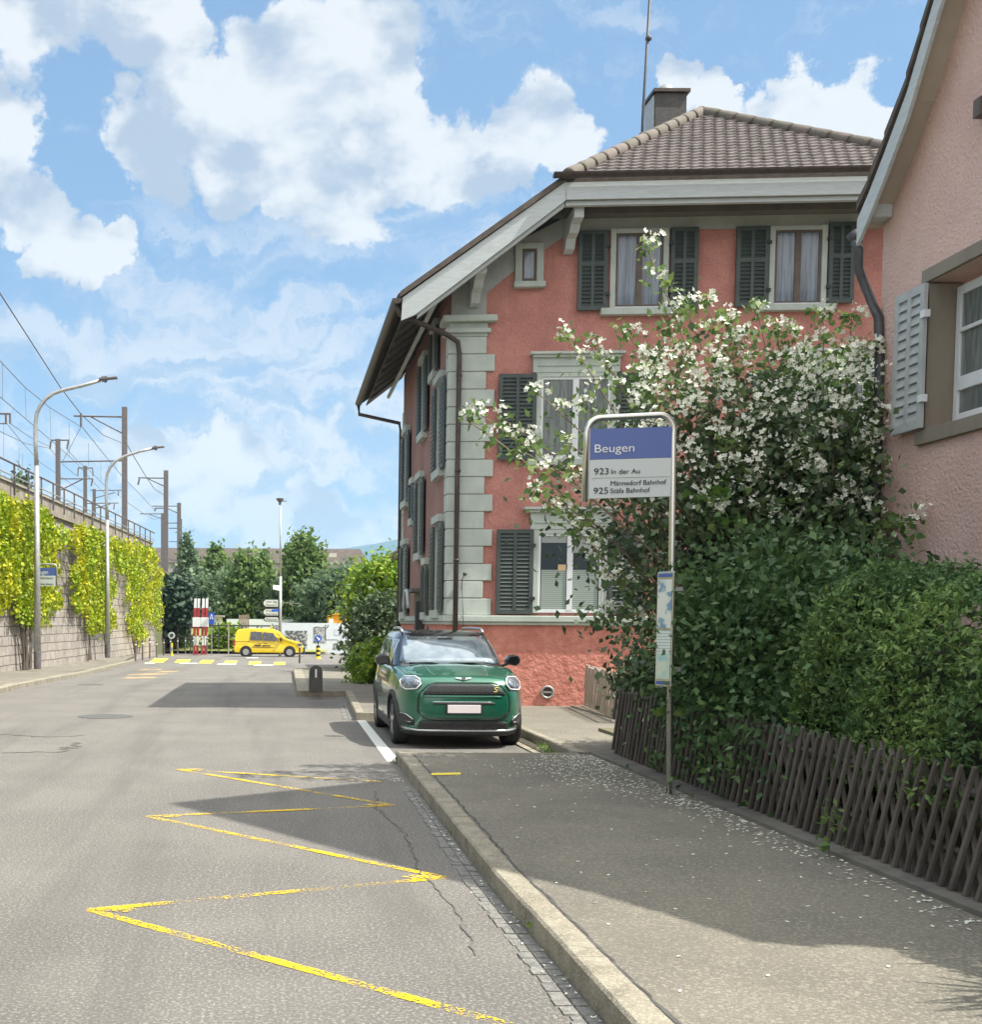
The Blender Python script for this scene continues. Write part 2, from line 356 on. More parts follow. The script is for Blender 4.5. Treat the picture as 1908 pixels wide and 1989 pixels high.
def leafcloud(name, C, size, m, parent=None, up=.3, aspect=1.6, fold=.25, jit=.35, seed=1, droop=0.):
    """C: N x 3 leaf positions; each leaf is a folded diamond of its own"""
    r = np.random.default_rng(seed); C = np.asarray(C, float); N = len(C)
    s = size*(1+jit*(r.random(N)*2-1))
    a = r.normal(size=(N, 3)); a[:, 2] -= droop; a /= np.linalg.norm(a, axis=1)[:, None]
    n = r.normal(size=(N, 3)); n[:, 2] = np.abs(n[:, 2])+up; n -= (n*a).sum(1)[:, None]*a; n /= np.linalg.norm(n, axis=1)[:, None]+1e-9
    bb = np.cross(a, n); L = (s*.5*aspect)[:, None]; Wd = (s*.5)[:, None]
    v0 = C-a*L; v1 = C+bb*Wd-a*L*.15+n*Wd*fold; v2 = C+a*L; v3 = C-bb*Wd-a*L*.15+n*Wd*fold
    V = np.stack([v0, v1, v2, v3], 1).reshape(-1, 3)
    me = bpy.data.meshes.new(name); me.vertices.add(4*N); me.vertices.foreach_set('co', V.ravel())
    me.loops.add(4*N); me.loops.foreach_set('vertex_index', np.arange(4*N, dtype=np.int32))
    me.polygons.add(N); me.polygons.foreach_set('loop_start', np.arange(0, 4*N, 4, dtype=np.int32))
    me.update(calc_edges=True); me.validate(); me.materials.append(m)
    return link(name, me, parent)
def clumps(c, rad, nc, per, cs, seed=1, shell=.55, flat=.8):
    r = np.random.default_rng(seed); d = r.normal(size=(nc, 3)); d /= np.linalg.norm(d, axis=1)[:, None]
    q = d*(shell+(1-shell)*r.random(nc)[:, None])*np.asarray(rad); q += r.normal(size=(nc, 3))*np.asarray(rad)*.07
    sz = cs*(.55+.9*r.random(nc)); n = (per*(sz/cs)**2).astype(int)+3
    out = [q[i]+r.normal(size=(n[i], 3))*sz[i]*np.array([1, 1, flat])*.5 for i in range(nc)]
    return np.vstack(out)+np.asarray(c), q+np.asarray(c)
def make_tree(name, label, base, height, rad, m, leaf=.3, nc=70, per=60, cs=.9, seed=1, trunk=.18, group=None, cr_lo=.28, taper=0., cat='tree'):
    t = thing(name, label, cat, tuple(base), group); r = random.Random(seed)
    rad = max(rad-cs*.35, rad*.6); h_ = height-cs*.55; cz = h_*(cr_lo+1)/2; rz = h_*(1-cr_lo)/2
    L, q = clumps((base[0], base[1], base[2]+cz), (rad, rad, rz), nc, per, cs, seed)
    if taper:
        h = np.clip((L[:, 2]-base[2]-height*cr_lo)/(height*(1-cr_lo)), 0, 1); k = (1-taper*h)[:, None]
        L[:, :2] = np.array(base[:2])+(L[:, :2]-np.array(base[:2]))*k
    leafcloud('crown', L, leaf, m, t, seed=seed)
    tb = MB(); B = Vector(base)
    tb.tube([B, B+Vector((r.uniform(-.1,.1), r.uniform(-.1,.1), height*.35)), B+Vector((r.uniform(-.2,.2), 0, height*.8))], trunk, 8, r2=trunk*.3)
    for i in range(min(9, nc)):
        e = Vector(q[r.randrange(len(q))]); s0 = B+Vector((0, 0, height*r.uniform(.2, .5)))
        tb.tube([s0, s0.lerp(e, .5)+Vector((0, 0, .1*rad)), e], trunk*.4, 5, r2=trunk*.1)
    tb.build('trunk', BARK, t, smooth=True); return t
# ================================================================== GROUND
def sheet(name, st, z, m, side=0.0):
    ys = sorted(set([s[0] for s in st]+[y for y in (30, 80) if st[0][0] < y < st[-1][0]]))
    def it(y, k):
        for a, b in zip(st, st[1:]):
            if a[0] <= y <= b[0]:
                f = (y-a[0])/(b[0]-a[0]) if b[0] > a[0] else 0
                va = a[k] if len(a) > k else z; vb = b[k] if len(b) > k else z
                return va+(vb-va)*f
    mb = MB(); rows = []
    for y in ys:
        rows.append([(it(y,1), y, terr(y)+it(y,3)), (it(y,2), y, terr(y)+it(y,4))])
    for a, b in zip(rows, rows[1:]): mb.add([a[0], a[1], b[1], b[0]], [(0,1,2,3)])
    if side:
        for a, b in zip(rows, rows[1:]):
            for k in (0, 1):
                mb.add([a[k], b[k], (b[k][0], b[k][1], b[k][2]-side), (a[k][0], a[k][1], a[k][2]-side)], [(0,1,2,3)])
        for a in (rows[0], rows[-1]):
            mb.add([a[0], a[1], (a[1][0], a[1][1], a[1][2]-side), (a[0][0], a[0][1], a[0][2]-side)], [(0,1,2,3)])
    return struct(name, mb, m)
g = MB()
ys = [-60, 30, 80, 7000]
for a, b in zip(ys, ys[1:]): g.add([(-3000,a,terr(a)-.03), (3000,a,terr(a)-.03), (3000,b,terr(b)-.03), (-3000,b,terr(b)-.03)], [(0,1,2,3)])
struct('ground', g, GROUND)
sheet('road', [(-12,-7.0,4.2), (0,-7.0,4.2), (27.4,-7.0,4.2), (54,-9.5,4.2), (54.01,-24,60), (84,-24,60)], 0.0, ASPH)
# kerb lines, right
kx = [(-6, 1.50), (3.5, 1.476), (7.7, 1.459), (14.75, 1.574)]
def kerb(name, pts, w=.15, z=.14, sgn=1):
    mb = MB(); tot = []
    for (y0, x0), (y1, x1) in zip(pts, pts[1:]):
        L = math.hypot(y1-y0, x1-x0); n = max(1, int(L/1.0))
        for i in range(n):
            a = i/n+.004/L; b = (i+1)/n-.004/L
            xa, ya, xb, yb = x0+(x1-x0)*a, y0+(y1-y0)*a, x0+(x1-x0)*b, y0+(y1-y0)*b
            dx, dy = (y1-y0)/L*w*sgn, -(x1-x0)/L*w*sgn; dz = random.uniform(-.004, .004); j = random.uniform(-.004, .004)
            ch = .015
            q = []
            for (x, y) in ((xa, ya), (xb, yb)):
                zz = terr(y)
                q.append([(x+j, y, zz-.05), (x+j, y, zz+z-ch+dz), (x+j+dx*.1, y+dy*.1, zz+z+dz), (x+dx, y+dy, zz+z+dz), (x+dx, y+dy, zz-.05)])
            mb.add(q[0]+q[1], [(k, (k+1) % 5, 5+(k+1) % 5, 5+k) for k in range(5)]+[(4,3,2,1,0), (5,6,7,8,9)])
    return struct(name, mb, KERBM)
kerb('kerb', kx)
sheet('pavement', [(-6,1.63,4.35), (3.5,1.62,4.3), (7.7,1.6,4.25), (14.45,1.7,4.25)], .134, WALKM)
# driveway and forecourt between the pavement and the red house
sheet('forecourt', [(14.45,3.93,4.6), (18.5,3.93,5.9), (23.6,3.93,6.4)], .134, WALKM, side=.15)
sheet('forecourt', [(13.6,4.25,8.9), (18.4,4.6,14.5), (23.6,6.4,14.5)], .130, WALKM)
b = MB(); b.box(1.72, 3.80, 14.455, 14.56, -.02, .1375); struct('bay_edge_kerb', b, KERBM)
kerb('kerb', [(14.6,3.80), (22.9,3.80)], w=.12, z=.142)
b = MB(); b.box(3.50, 3.62, 15.2, 20.8, 0, .02); struct('bay_line', b, KERBM)
# second kerb run and the island with the marker stone
k2 = [(20.9,1.52), (27.3,1.74)]
kerb('kerb', k2); kerb('kerb', [(27.4,.62), (44.5,.86)], w=.3)
b = MB(); b.box(.62, 1.9, 27.25, 27.40, -.05, .14); b.box(1.52, 3.3, 20.75, 20.9, -.05, .14); struct('kerb_return', b, KERBM)
sheet('pavement', [(20.9,1.67,3.6), (27.4,1.88,3.55), (27.41,.9,3.55), (31.2,.95,3.55), (45,1.1,3.9)], .134, WALKM)
sheet('pavement', [(31.2,3.55,9.0), (45,3.9,14.0)], .13, WALKM)
kerb('kerb', [(44.6,.86), (46,1.6), (47,3.5), (47.6,14)], w=.3)
# left pavement
lk = [(12,-6.35), (27.8,-6.35), (40,-6.2), (57.5,-6.62), (64,-7.2)]
kerb('kerb', [(y, x) for y, x in lk], w=.25, z=.13, sgn=-1)
sheet('pavement', [(12,-10,-6.58,.13,.13), (36.8,-8.6,-6.45,.18,.13), (54,-7.9,-6.75,.33,.13), (66,-7.2,-7.3,.40,.13)], .13, WALKM)
# gutter of setts beside the kerb
def gutter(pts, w):
    mb = MB(); r = random.Random(3)
    for (y0, x0), (y1, x1) in zip(pts, pts[1:]):
        y = y0
        while y < y1-.05:
            L = r.uniform(.09, .14)
            for k in range(2):
                xx = x0+(x1-x0)*(y-y0)/(y1-y0); a = xx-w*(k+1)/2+.006+(r.uniform(-.012,.018) if k else 0); c = xx-w*k/2-.006
                yo = r.uniform(-.01, .01); mb.box(a, c, y+yo+.004, y+L-.006+yo, -.01, .004+r.uniform(0, .006))
            y += L
    o = mb.build('gutter_setts', SETT); o['kind'] = 'structure'; return o
gutter([(2.6,1.47), (7.7,1.452), (12.2,1.53)], .15); gutter([(20.9,1.50), (27.2,1.72)], .2)
# ------------------------------------------------------------------ markings
def stroke(mb, a, c, w0, w1=None, z=.005, n=1):
    a = Vector(a); c = Vector(c); d = (c-a); d.z = 0; d.normalize(); nn = Vector((-d.y, d.x, 0)); w1 = w1 or w0
    mb.add([(a+nn*w0/2).xy[:]+(terr(a.y)+z,), (c+nn*w1/2).xy[:]+(terr(c.y)+z,), (c-nn*w1/2).xy[:]+(terr(c.y)+z,), (a-nn*w0/2).xy[:]+(terr(a.y)+z,)], [(0,1,2,3)])
def g2(p): return G(*p)
L0, R0_, L1, R1_, L2, R2_ = map(g2, [(175,1767.5), (864,1705), (287,1586), (766,1565), (347,1495), (740,1519)])
zz = MB()
for i, (a, c) in enumerate([(L0, g2((1010,1997))), (L0, R0_), (R0_, L1), (L1, R1_), (R1_, L2), (L2, R2_)]):
    stroke(zz, a, c, .078, z=.004+.0006*i)
for i, (v, s) in enumerate([(L0, 1), (L1, 1), (R0_, -1), (R1_, -1), (L2, 1)]):
    zz.add([(v.x-.05*s, v.y, .0085+i*.0003), (v.x+.22*s, v.y+.07, .0085+i*.0003), (v.x+.30*s, v.y, .0085+i*.0003), (v.x+.22*s, v.y-.07, .0085+i*.0003)], [(0,1,2,3)])
struct('zigzag_road_marking', zz, YELM)
wl = MB(); a, c, d, e = G(776,1471), G(700,1392), G(757,1471), G(690,1396)
wl.add([(1.46,14.65,.006), (1.62,14.65,.006), (1.68,20.7,.006), (1.53,20.7,.006)], [(0,1,2,3)]); struct('bay_marking', wl, WHM)
yd = MB(); q = [G(838,1502,.134), G(895,1501,.134), G(895,1505,.134), G(838,1506,.134)]
yd.add([(v.x, v.y, .139) for v in q], [(0,1,2,3)]); struct('pavement_marking', yd, YELC)
yd = MB()
for i, (x0, x1, y0, y1, sk) in enumerate([(291,328,1279,1287,9), (340,371,1281,1287.5,5), (387,417,1282,1288.5,5), (434,462,1283.5,1290,4), (483,508,1284.5,1291,2), (532,554,1286,1291.5,0)]):
    q = [G(x0-sk*.3,y1), G(x1-sk*1.3,y1), G(x1,y0), G(x0+sk,y0)]
    yd.add([(v.x, v.y, v.z+.008) for v in q], [(0,1,2,3)])
struct('crossing_marking', yd, YELC)
yd = MB()
for x0, x1, y in [(348,383,1288.5), (421,458,1290), (492,530,1292), (478,500,1277.5), (280,300,1288)]:
    q = [G(x0,y+1), G(x1,y+1), G(x1+2,y-.6), G(x0+2,y-.6)]; yd.add([(v.x, v.y, v.z+.012) for v in q], [(0,1,2,3)])
struct('give_way_marking', yd, WHM)
yd = MB()
for x0, x1, y in [(262,312,1300.5), (245,322,1309), (232,300,1316), (300,345,1304)]:
    q = [G(x0,y+2), G(x1,y+1.2), G(x1+4,y-1), G(x0+20,y-1.2)]; yd.add([(v.x, v.y, v.z+.006) for v in q], [(0,1,2,3)])
struct('faded_road_marking', yd, YELF)
# tar joints and cracks
def crack(name, pts, w, z, m=None, jit=.012, seed=1):
    r = random.Random(seed); P2 = []
    for a, c in zip(pts, pts[1:]):
        n = max(2, int((Vector(c)-Vector(a)).length/.09))
        for i in range(n): q = Vector(a).lerp(Vector(c), i/n); P2.append(q+Vector((r.uniform(-jit, jit), r.uniform(-jit, jit)*.4, 0)))
    mb = MB()
    for a, c in zip(P2, P2[1:]):
        k = r.uniform(.5, 1.2)*w; d = (c-a); n = Vector((-d.y, d.x, 0)).normalized()*k*.5
        mb.add([(a.x-n.x, a.y-n.y, z), (a.x+n.x, a.y+n.y, z), (c.x+n.x, c.y+n.y, z+.0001), (c.x-n.x, c.y-n.y, z+.0001)], [(0,1,2,3)])
    return struct(name, mb, m or TAR)
TAR = mat('dark_joint', (.06,.057,.053), (.10,.095,.09), 9, .9)
crack('pavement_joint', [(1.655,3,0), (1.635,5.5,0), (1.63,7.7,0), (1.70,11,0), (1.745,14.4,0)], .02, .1375, seed=2)
crack('road_crack', [(1.09,6.1,0), (1.13,7.0,0), (1.05,8.2,0), (1.12,9.6,0), (1.0,11,0), (1.1,12.2,0)], .012, .0065, jit=.02, seed=4, m=ASPH_D)
crack('road_crack', [(1.20,12.9,0), (1.5,13.3,0)], .018, .0065, jit=.03, seed=5)
crack('road_patch', [(1.18,4.25,0), (1.10,4.9,0), (1.16,5.1,0)], .06, .0065, mat('tar_patch', (.12,.125,.115), (.16,.16,.15), 9), jit=.02, seed=6)
crack('road_crack', [tuple(G(0,1425)), tuple(G(90,1432)), tuple(G(190,1428))], .05, .005, jit=.15, seed=9, m=ASPH_D)
crack('road_crack', [tuple(G(0,1462)), tuple(G(120,1460)), tuple(G(160,1440))], .05, .005, jit=.15, seed=10, m=ASPH_D)
for px, py, rad in [(205,1391.5,.42), (176,1330,.30)]:
    c = G(px, py); mb = MB(); mb.lathe((c.x, c.y, terr(c.y)-.02), [(rad*1.18, 0), (rad*1.18, .027), (rad*1.02, .028), (rad*.98, .024), (0.01, .024)], 28)
    mb.build('manhole_cover', mat('cast_iron', (.09,.085,.08), (.12,.115,.11), 30, .7)); bpy.data.objects[-1] if 0 else None
for i, o in enumerate([o for o in bpy.data.objects if o.name.startswith('manhole_cover')]):
    tag(o, ['round iron manhole cover in the road before the left pavement', 'small round iron cover in the road near the left kerb'][i], 'manhole cover')
# ================================================================== RED HOUSE
HA = R(4.2); HO = Vector((3.42, 23.0, 0)); EU = Vector((math.cos(HA), -math.sin(HA), 0)); EV = Vector((.006, 1, 0))
def H(u, v, z): return HO+EU*u+EV*v+Vector((0,0,z))
def Fp(px, py, v=0.0):
    o = HO+EV*v; p = PL(px, py, (o.x, o.y), EU.x, EU.y); return ((p-o).dot(EU), p.z)
def Sp(px, py, u=0.0):
    o = HO+EU*u; p = PL(px, py, (o.x, o.y), EV.x, EV.y); return ((p.y-o.y), p.z)
def hb(mb, u0, u1, v0, v1, z0, z1):
    return mb.box8([H(u0,v0,z0), H(u1,v0,z0), H(u1,v1,z0), H(u0,v1,z0), H(u0,v0,z1), H(u1,v0,z1), H(u1,v1,z1), H(u0,v1,z1)])
house = thing('red_house', 'red stucco house with grey corner blocks, dark shutters and tiled half-hipped roof', 'house', tuple(HO))
UW = 10.9; VL = 8.3; ZB0, ZB1 = 1.70, 1.87
ZE = 9.62; UC = UW/2
# roof planes in local coords: main slopes from ridge (u=UC,z=ZR) to eave (u=-1.0)
UEL = -1.04; ZEL = 7.72; UH = 1.86; ZR = 12.30; VA = 2.6
def zroof(u):
    u = u if u <= UC else 2*UC-u
    return ZEL+(ZR-ZEL)*(u-UEL)/(UC-UEL)
def face(mb, pts): mb.add([H(*p) for p in pts], [tuple(range(len(pts)))])
w = MB(); w.cur = 0
zt = 9.3
prof = [(0,ZB1-.05), (UW,ZB1-.05), (UW,zroof(0)-.3), (UC+2.9,zt), (UC-2.9,zt), (0,zroof(0)-.3)]
w.prism([H(u,0,z) for u, z in prof], EV*VL)
w.build('wall', STUC, house)
w = MB(); w.prism([H(-.004,.0,ZB1-.05), H(-.004,VL,ZB1-.05), H(-.004,VL,zroof(0)-.3), H(-.004,.0,zroof(0)-.3)], -EU*.02); w.build('side_wall', STUC_SHADE, house, label='red side wall facing the road, shade painted in dull brown')
w = MB(); hb(w, -.03, UW+.03, -.03, VL, -.1, ZB1-.1); w.build('plinth', ROUGHC, house, label='rough red plinth below the ledge')
w = MB(); hb(w, -.10, UW+.1, -.14, VL, ZB0+.05, ZB1); hb(w, -.07, UW+.06, -.10, VL, ZB0-.01, ZB0+.05); w.build('ledge', STONE, house, bevel=.015)
# side wall skin: same stucco, the shade painted in as a browner, darker colour
# quoins
zq = ZB1; k = 0; qf = MB()
top = 7.18
n = 16; hq = (top-zq)/n
for k in range(n):
    z0 = zq+k*hq+.008; z1 = zq+(k+1)*hq-.008; wd_ = .83 if k % 2 == 0 else .67
    hb(qf, -.05, wd_, -.055, .30, z0, z1)
qf.build('corner_blocks', STONE, house, bevel=.012)
q = MB(); hb(q, -.02, .66, -.03, .28, zq, top); q.build('corner_block_joints', FRIEZE, house)
q = MB(); hb(q, -.04, .69, -.05, .30, top, top+.26); hb(q, -.12, .74, -.12, .34, top+.06, top+.14); hb(q, -.17, .85, -.17, .38, top+.26, top+.38); q.build('corner_capital', STONE, house, bevel=.012)
# far corner blocks
qf = MB()
for k in range(n):
    hb(qf, -.05, .2, VL-.28 if k % 2 else VL-.38, VL+.03, zq+k*hq+.008, zq+(k+1)*hq-.008)
qf.build('far_corner_blocks', STONE, house)
# frieze (grey plaster band under the roof on the gable)
fz = MB()
pts = [Fp(936,609), Fp(937,570), Fp(1000,526), Fp(1055,488), Fp(1102,456), Fp(1123,449), Fp(1300,446), Fp(1705,444)]
lowb = [(max(u, .0), z) for u, z in pts]; lowb[0] = (.66, top+.38); lowb[1] = (.66, lowb[1][1])
upb = [(9.3, 9.75), (UC-2.6, 9.75), (0, zroof(0)-.12), (0, top+.38)]
fz.prism([H(u,-.025,z) for u, z in lowb+upb], EV*.02); fz.build('frieze', FRIEZE, house)
# ---- roof
def slab(mb, pts, th):
    mb.prism([H(*p) for p in pts], Vector((0,0,-th)))
rf = MB()
for s in (0, 1):
    def mu(u): return u if s == 0 else UW-u
    a = [(mu(UEL),-1.0,ZEL), (mu(UH),-1.0,zroof(UH)), (mu(UC),VA,ZR), (mu(UC),VL+1.0,ZR), (mu(UEL),VL+1.0,ZEL)]
    if s: a = a[::-1]
    slab(rf, a, .10)
rf.build('roof', TILE_D, house)
# hip slope with real tile courses
hp = MB(); zl = zroof(UH)-.02; e0 = Vector(H(UH,-1.06,zl)); e1 = Vector(H(UW-UH,-1.06,zl)); ap = Vector(H(UC,VA,ZR))
em = (e0+e1)/2; sl = ap-em; NCO = 22; tw = .215
for c in range(NCO):
    f0 = c/NCO; f1 = min(1, (c+1.18)/NCO)
    a0, a1 = e0.lerp(ap, f0), e1.lerp(ap, f0); b0, b1 = e0.lerp(ap, f1), e1.lerp(ap, f1)
    width = (a1-a0).length
    if width < .3: continue
    nn = int(width/tw); off = (c % 2)*.5; un = (a1-a0).normalized()
    for i in range(nn+1):
        xa = (i-off)*tw; xb = xa+tw*.985
        xa = max(xa, 0); xb = min(xb, width)
        if xb-xa < .04: continue
        vs = []
        for kx_ in range(5):
            t = kx_/4; x = xa+(xb-xa)*t; lift = .046+.012*math.sin(math.pi*2*t+.6)+random.uniform(-.002, .002)
            fx = x/width; bx = b0.lerp(b1, min(max((x-width/2)/(max((b1-b0).length, .01))+.5, 0), 1))
            p = a0+un*x; vs += [p+Vector((0,0,lift)), bx+Vector((0,0,.004+.006*math.sin(math.pi*2*t+.6))), p+Vector((0,0,lift-.034))]
        fs = []
        for kx_ in range(4): o = kx_*3; fs += [(o,o+3,o+4,o+1), (o+2,o+5,o+3,o)]
        hp.add(vs, fs)
hp.build('front_roof_tiles', TILE, house)
hs = MB(); slab(hs, [(UH,-1.06,zl-.005), (UW-UH,-1.06,zl-.005), (UC,VA,ZR-.02)], .1); hs.build('front_roof', TILE_D, house)
# ridge tiles
rt = MB()
def ridge(p0, p1, r=.12, L=.40):
    p0, p1 = Vector(p0), Vector(p1); n = max(1, int((p1-p0).length/L)); d = (p1-p0)/n
    for i in range(n):
        a = p0+d*i; c = a+d*1.08; rt.tube([a-Vector((0,0,.02)), a+d*.1, c], r*1.13, 12, r2=r*.9)
ridge(H(UH+.05,-1.05,zl+.05), H(UC,VA,ZR+.03)); ridge(H(UW-UH,-1.05,zl+.05), H(UC,VA,ZR+.03)); ridge(H(UC,VA,ZR+.03), H(UC,VL+1,ZR+.03))
rt.build('ridge_tiles', TILE_R, house, smooth=True)
# edge tiles along the left eave
et = MB()
for i in range(34):
    v = -1+i*.30; et.tube([H(UEL-.02,v,ZEL-.02), H(UEL-.02,v+.27,ZEL-.01)], .07, 8)
et.build('eave_tiles', TILE_D, house, smooth=True)
# soffit
sf = MB(); slab(sf, [(UEL+.1,-.95,ZEL-.14), (0.02,-.95,zroof(0.02)-.16), (.02,VL+.9,zroof(0.02)-.16), (UEL+.1,VL+.9,ZEL-.14)], .05)
slab(sf, [(0.02,-.95,zroof(.02)-.16), (UH,-.95,zroof(UH)-.2), (UH,-.03,zroof(UH)-.2), (.02,-.03,zroof(.02)-.16)], .05)
slab(sf, [(UH,-.95,zl-.2), (UW-UH,-.95,zl-.2), (UW-UH,-.03,zl-.15), (UH,-.03,zl-.15)], .05)
hb(sf, UH, UW-UH, -.30, -.03, zl-.40, zl-.2)
for i in range(1, 9): slab(sf, [(UEL+.12,i-.05,ZEL-.19), (-.0,i-.05,zroof(0)-.21), (-.0,i+.05,zroof(0)-.21), (UEL+.12,i+.05,ZEL-.19)], .06)
sf.build('soffit', SOFF, house)
pu = MB(); pu.tube([H(-.35,-.9,7.75), H(-.35,VL+.8,7.75)], .05, 6); pu.build('eave_purlin', WHITEP, house)
# verge board (rake) left and fascia front
rb = MB(); a0 = (UEL-.02, ZEL-.02); a1 = (UH, zl+.02)
rb.prism([H(a0[0],-1.08,a0[1]-.46), H(a0[0]+.02,-1.08,a0[1]-.05), H(a1[0],-1.08,a1[1]-.10), H(a1[0]+.02,-1.08,a1[1]-.42), H(a0[0]+.25,-1.08,a0[1]-.36)], EV*.05)
rb.build('verge_board', WHITEP, house)
rb = MB(); rb.prism([H(a0[0]+.3,-1.0,a0[1]-.40), H(a0[0]+.3,-1.0,a0[1]-.31), H(a1[0],-1.0,a1[1]-.42), H(a1[0],-1.0,a1[1]-.52)], EV*.12); rb.build('verge_moulding', WHITEP, house)
fb = MB(); hb(fb, UH, UW-UH, -1.08, -1.03, zl-.40, zl-.10); hb(fb, UH+.02, UW-UH, -1.0, -.9, zl-.48, zl-.40); fb.build('fascia', WHITEP, house)
rb = MB(); rb.prism([H(UW+1.02,-1.08,ZEL-.46), H(UW+1.02,-1.08,ZEL-.05), H(UW-UH,-1.08,zl-.1), H(UW-UH,-1.08,zl-.42)], EV*.05); rb.build('verge_board', WHITEP, house)
te = MB(); te.prism([H(a0[0]-.03,-1.12,a0[1]-.05), H(a0[0]-.02,-1.12,a0[1]+.06), H(a1[0],-1.12,a1[1]+.03), H(a1[0],-1.12,a1[1]-.09)], EV*.2); te.build('verge_tiles', TILE_D, house)
def gut(name, p0, p1, r=.085):
    g_ = MB(); p0 = Vector(p0); p1 = Vector(p1); d = (p1-p0).normalized(); s_ = d.cross(Vector((0,0,1))); vs = []; N = 9
    for p in (p0, p1):
        for rr in (r, r-.008):
            for j in range(N): a = math.pi+math.pi*j/(N-1); vs.append(p+s_*math.cos(a)*rr+Vector((0,0,1))*math.sin(a)*rr)
    fs = []
    for j in range(N-1): fs += [(j, j+1, 2*N+j+1, 2*N+j), (N+j, N+j+1, 3*N+j+1, 3*N+j)]
    fs += [tuple(range(N)), tuple(range(2*N, 3*N))]
    g_.add(vs, fs); return g_
gut('', H(UH-.25,-1.20,zl+.02), H(UW-UH+.25,-1.20,zl+.02), .085).build('gutter', COPPER, house)
gut('', H(UEL-.10,-1.12,ZEL-.09), H(UEL-.10,VL+1.0,ZEL-.09), .09).build('gutter', COPPER, house)
dp = MB(); u1, z1 = Fp(880,654,-.16); u2, z2 = Fp(893,676,-.16); u3, z3 = Fp(884,1180,-.16)
dp.tube([H(UEL-.10,-.95,ZEL-.16), H(UEL-.02,-.9,ZEL-.33), H(u1-.12,-.22,z1+.02), H((u1+u2)/2+.03,-.15,z1-.10), H(u2,-.15,z2-.1), H((u2+u3)/2,-.15,(z2+z3)/2), H(u2,-.15,.3)], .05, 10)
for z in (6.4, 4.6, 2.9): dp.lathe(H(u2, -.15, z), [(.058, 0), (.058, .05)], 10)
dp.build('downpipe', COPPER, house, smooth=True)
dp = MB(); dp.tube([H(UEL-.10,VL+.95,ZEL-.15), H(UEL-.08,VL+.95,ZEL-.4), H(-.1,VL+.3,ZEL-.75), H(-.08,VL+.1,ZEL-1.1), H(-.08,VL+.1,.2)], .05, 8); dp.build('downpipe', COPPER, house, smooth=True)
for u in (.42, UH+.3): # carved rafter brackets
    zt_ = zroof(u)-.42 if u < 1 else zl-.45
    bk = MB(); pr = [(-.86,0), (-.86,-.20), (-.62,-.24), (-.50,-.36), (-.30,-.40), (-.20,-.56), (-.04,-.62), (-.04,0)]
    bk.prism([H(u-.09, v, zt_+z) for v, z in pr], EU*.18); bk.build('rafter_bracket', WHITEP, house, bevel=.012)
# chimney and aerial
ch = MB(); c0 = H(UC-.18, 4.35, 0)
def cbx(mb, dx, dy, z0, z1): mb.box(c0.x-dx, c0.x+dx, c0.y-dy, c0.y+dy, z0, z1)
cbx(ch, .34, .36, 11.0, 13.33); chm = ch.build('chimney', SLATE, house)
cp = MB(); cbx(cp, .40, .43, 13.33, 13.40); cp.build('chimney_cap', COPPER, chm); chm.children
cp = MB(); cp.lathe((c0.x-.02, c0.y, 13.40), [(.13,0), (.13,.10), (.17,.10), (.15,.20), (.05,.22)], 14); cp.build('flue', WHITEP, chm, smooth=False)
cp = MB(); cp.box(c0.x-.375, c0.x-.343, c0.y-.3, c0.y+.3, 11.2, 13.3); cp.build('lit_side_face', GALV, chm)  # pale sheet standing in for the lit left face of the slate chimney
an = MB(); b0 = P(1247,262,25.5); b1 = P(1266,-60,25.5); an.tube([b0-Vector((0,0,.5)), b0.lerp(b1,.1), b1], .028, 8); mid = P(1260,75,25.5)
an.lathe((mid.x, mid.y, mid.z-.07), [(.02,0), (.065,.04), (.065,.09), (.02,.13)], 12); an.lathe((b0.x, b0.y, b0.z-.1), [(.07,0), (.07,.1), (.03,.15)], 10)
an.build('aerial_mast', DARKM, house, smooth=True)
# ---- windows on the facade
def shutter(par, u0, u1, z0, z1, m=SHUT, slats=True, mid=False):
    s = MB(); t = -.10; a = .075
    hb(s, u0, u0+a, t, t+.045, z0, z1); hb(s, u1-a, u1, t, t+.045, z0, z1)
    rails = [z0, z1-a]+([(z0+z1)/2+.12-a/2] if mid else [])
    for zr in rails: hb(s, u0+a, u1-a, t+.001, t+.044, zr, zr+a)
    um = (u0+u1)/2; hb(s, um-.03, um+.03, t-.002, t+.044, z0+a, z1-a)
    hb(s, u0+a, u1-a, t+.036, t+.040, z0+a, z1-a)
    nz = int((z1-z0-2*a)/.072)
    for i in range(nz):
        zc = z0+a+(i+.5)*(z1-z0-2*a)/nz
        for x0, x1 in ((u0+a, um-.03), (um+.03, u1-a)):
            s.add([H(x0,t+.002,zc-.028), H(x1,t+.002,zc-.028), H(x1,t+.034,zc+.022), H(x0,t+.034,zc+.022),
                   H(x0,t+.006,zc-.036), H(x1,t+.006,zc-.036), H(x1,t+.036,zc+.014), H(x0,t+.036,zc+.014)], [(0,1,2,3), (4,7,6,5), (0,4,5,1), (3,2,6,7)])
    o = s.build('shutter', m, par)
    e = u1 if u1 < (par['uc'] if 'uc' in par else 1e9) else u0
    for zz_ in (z0+.3, z1-.3): h = MB(); hb(h, e-.035, e+.035, -.13, -.05, zz_-.03, zz_+.03); h.build('hinge', BLACKP, o)
    return o
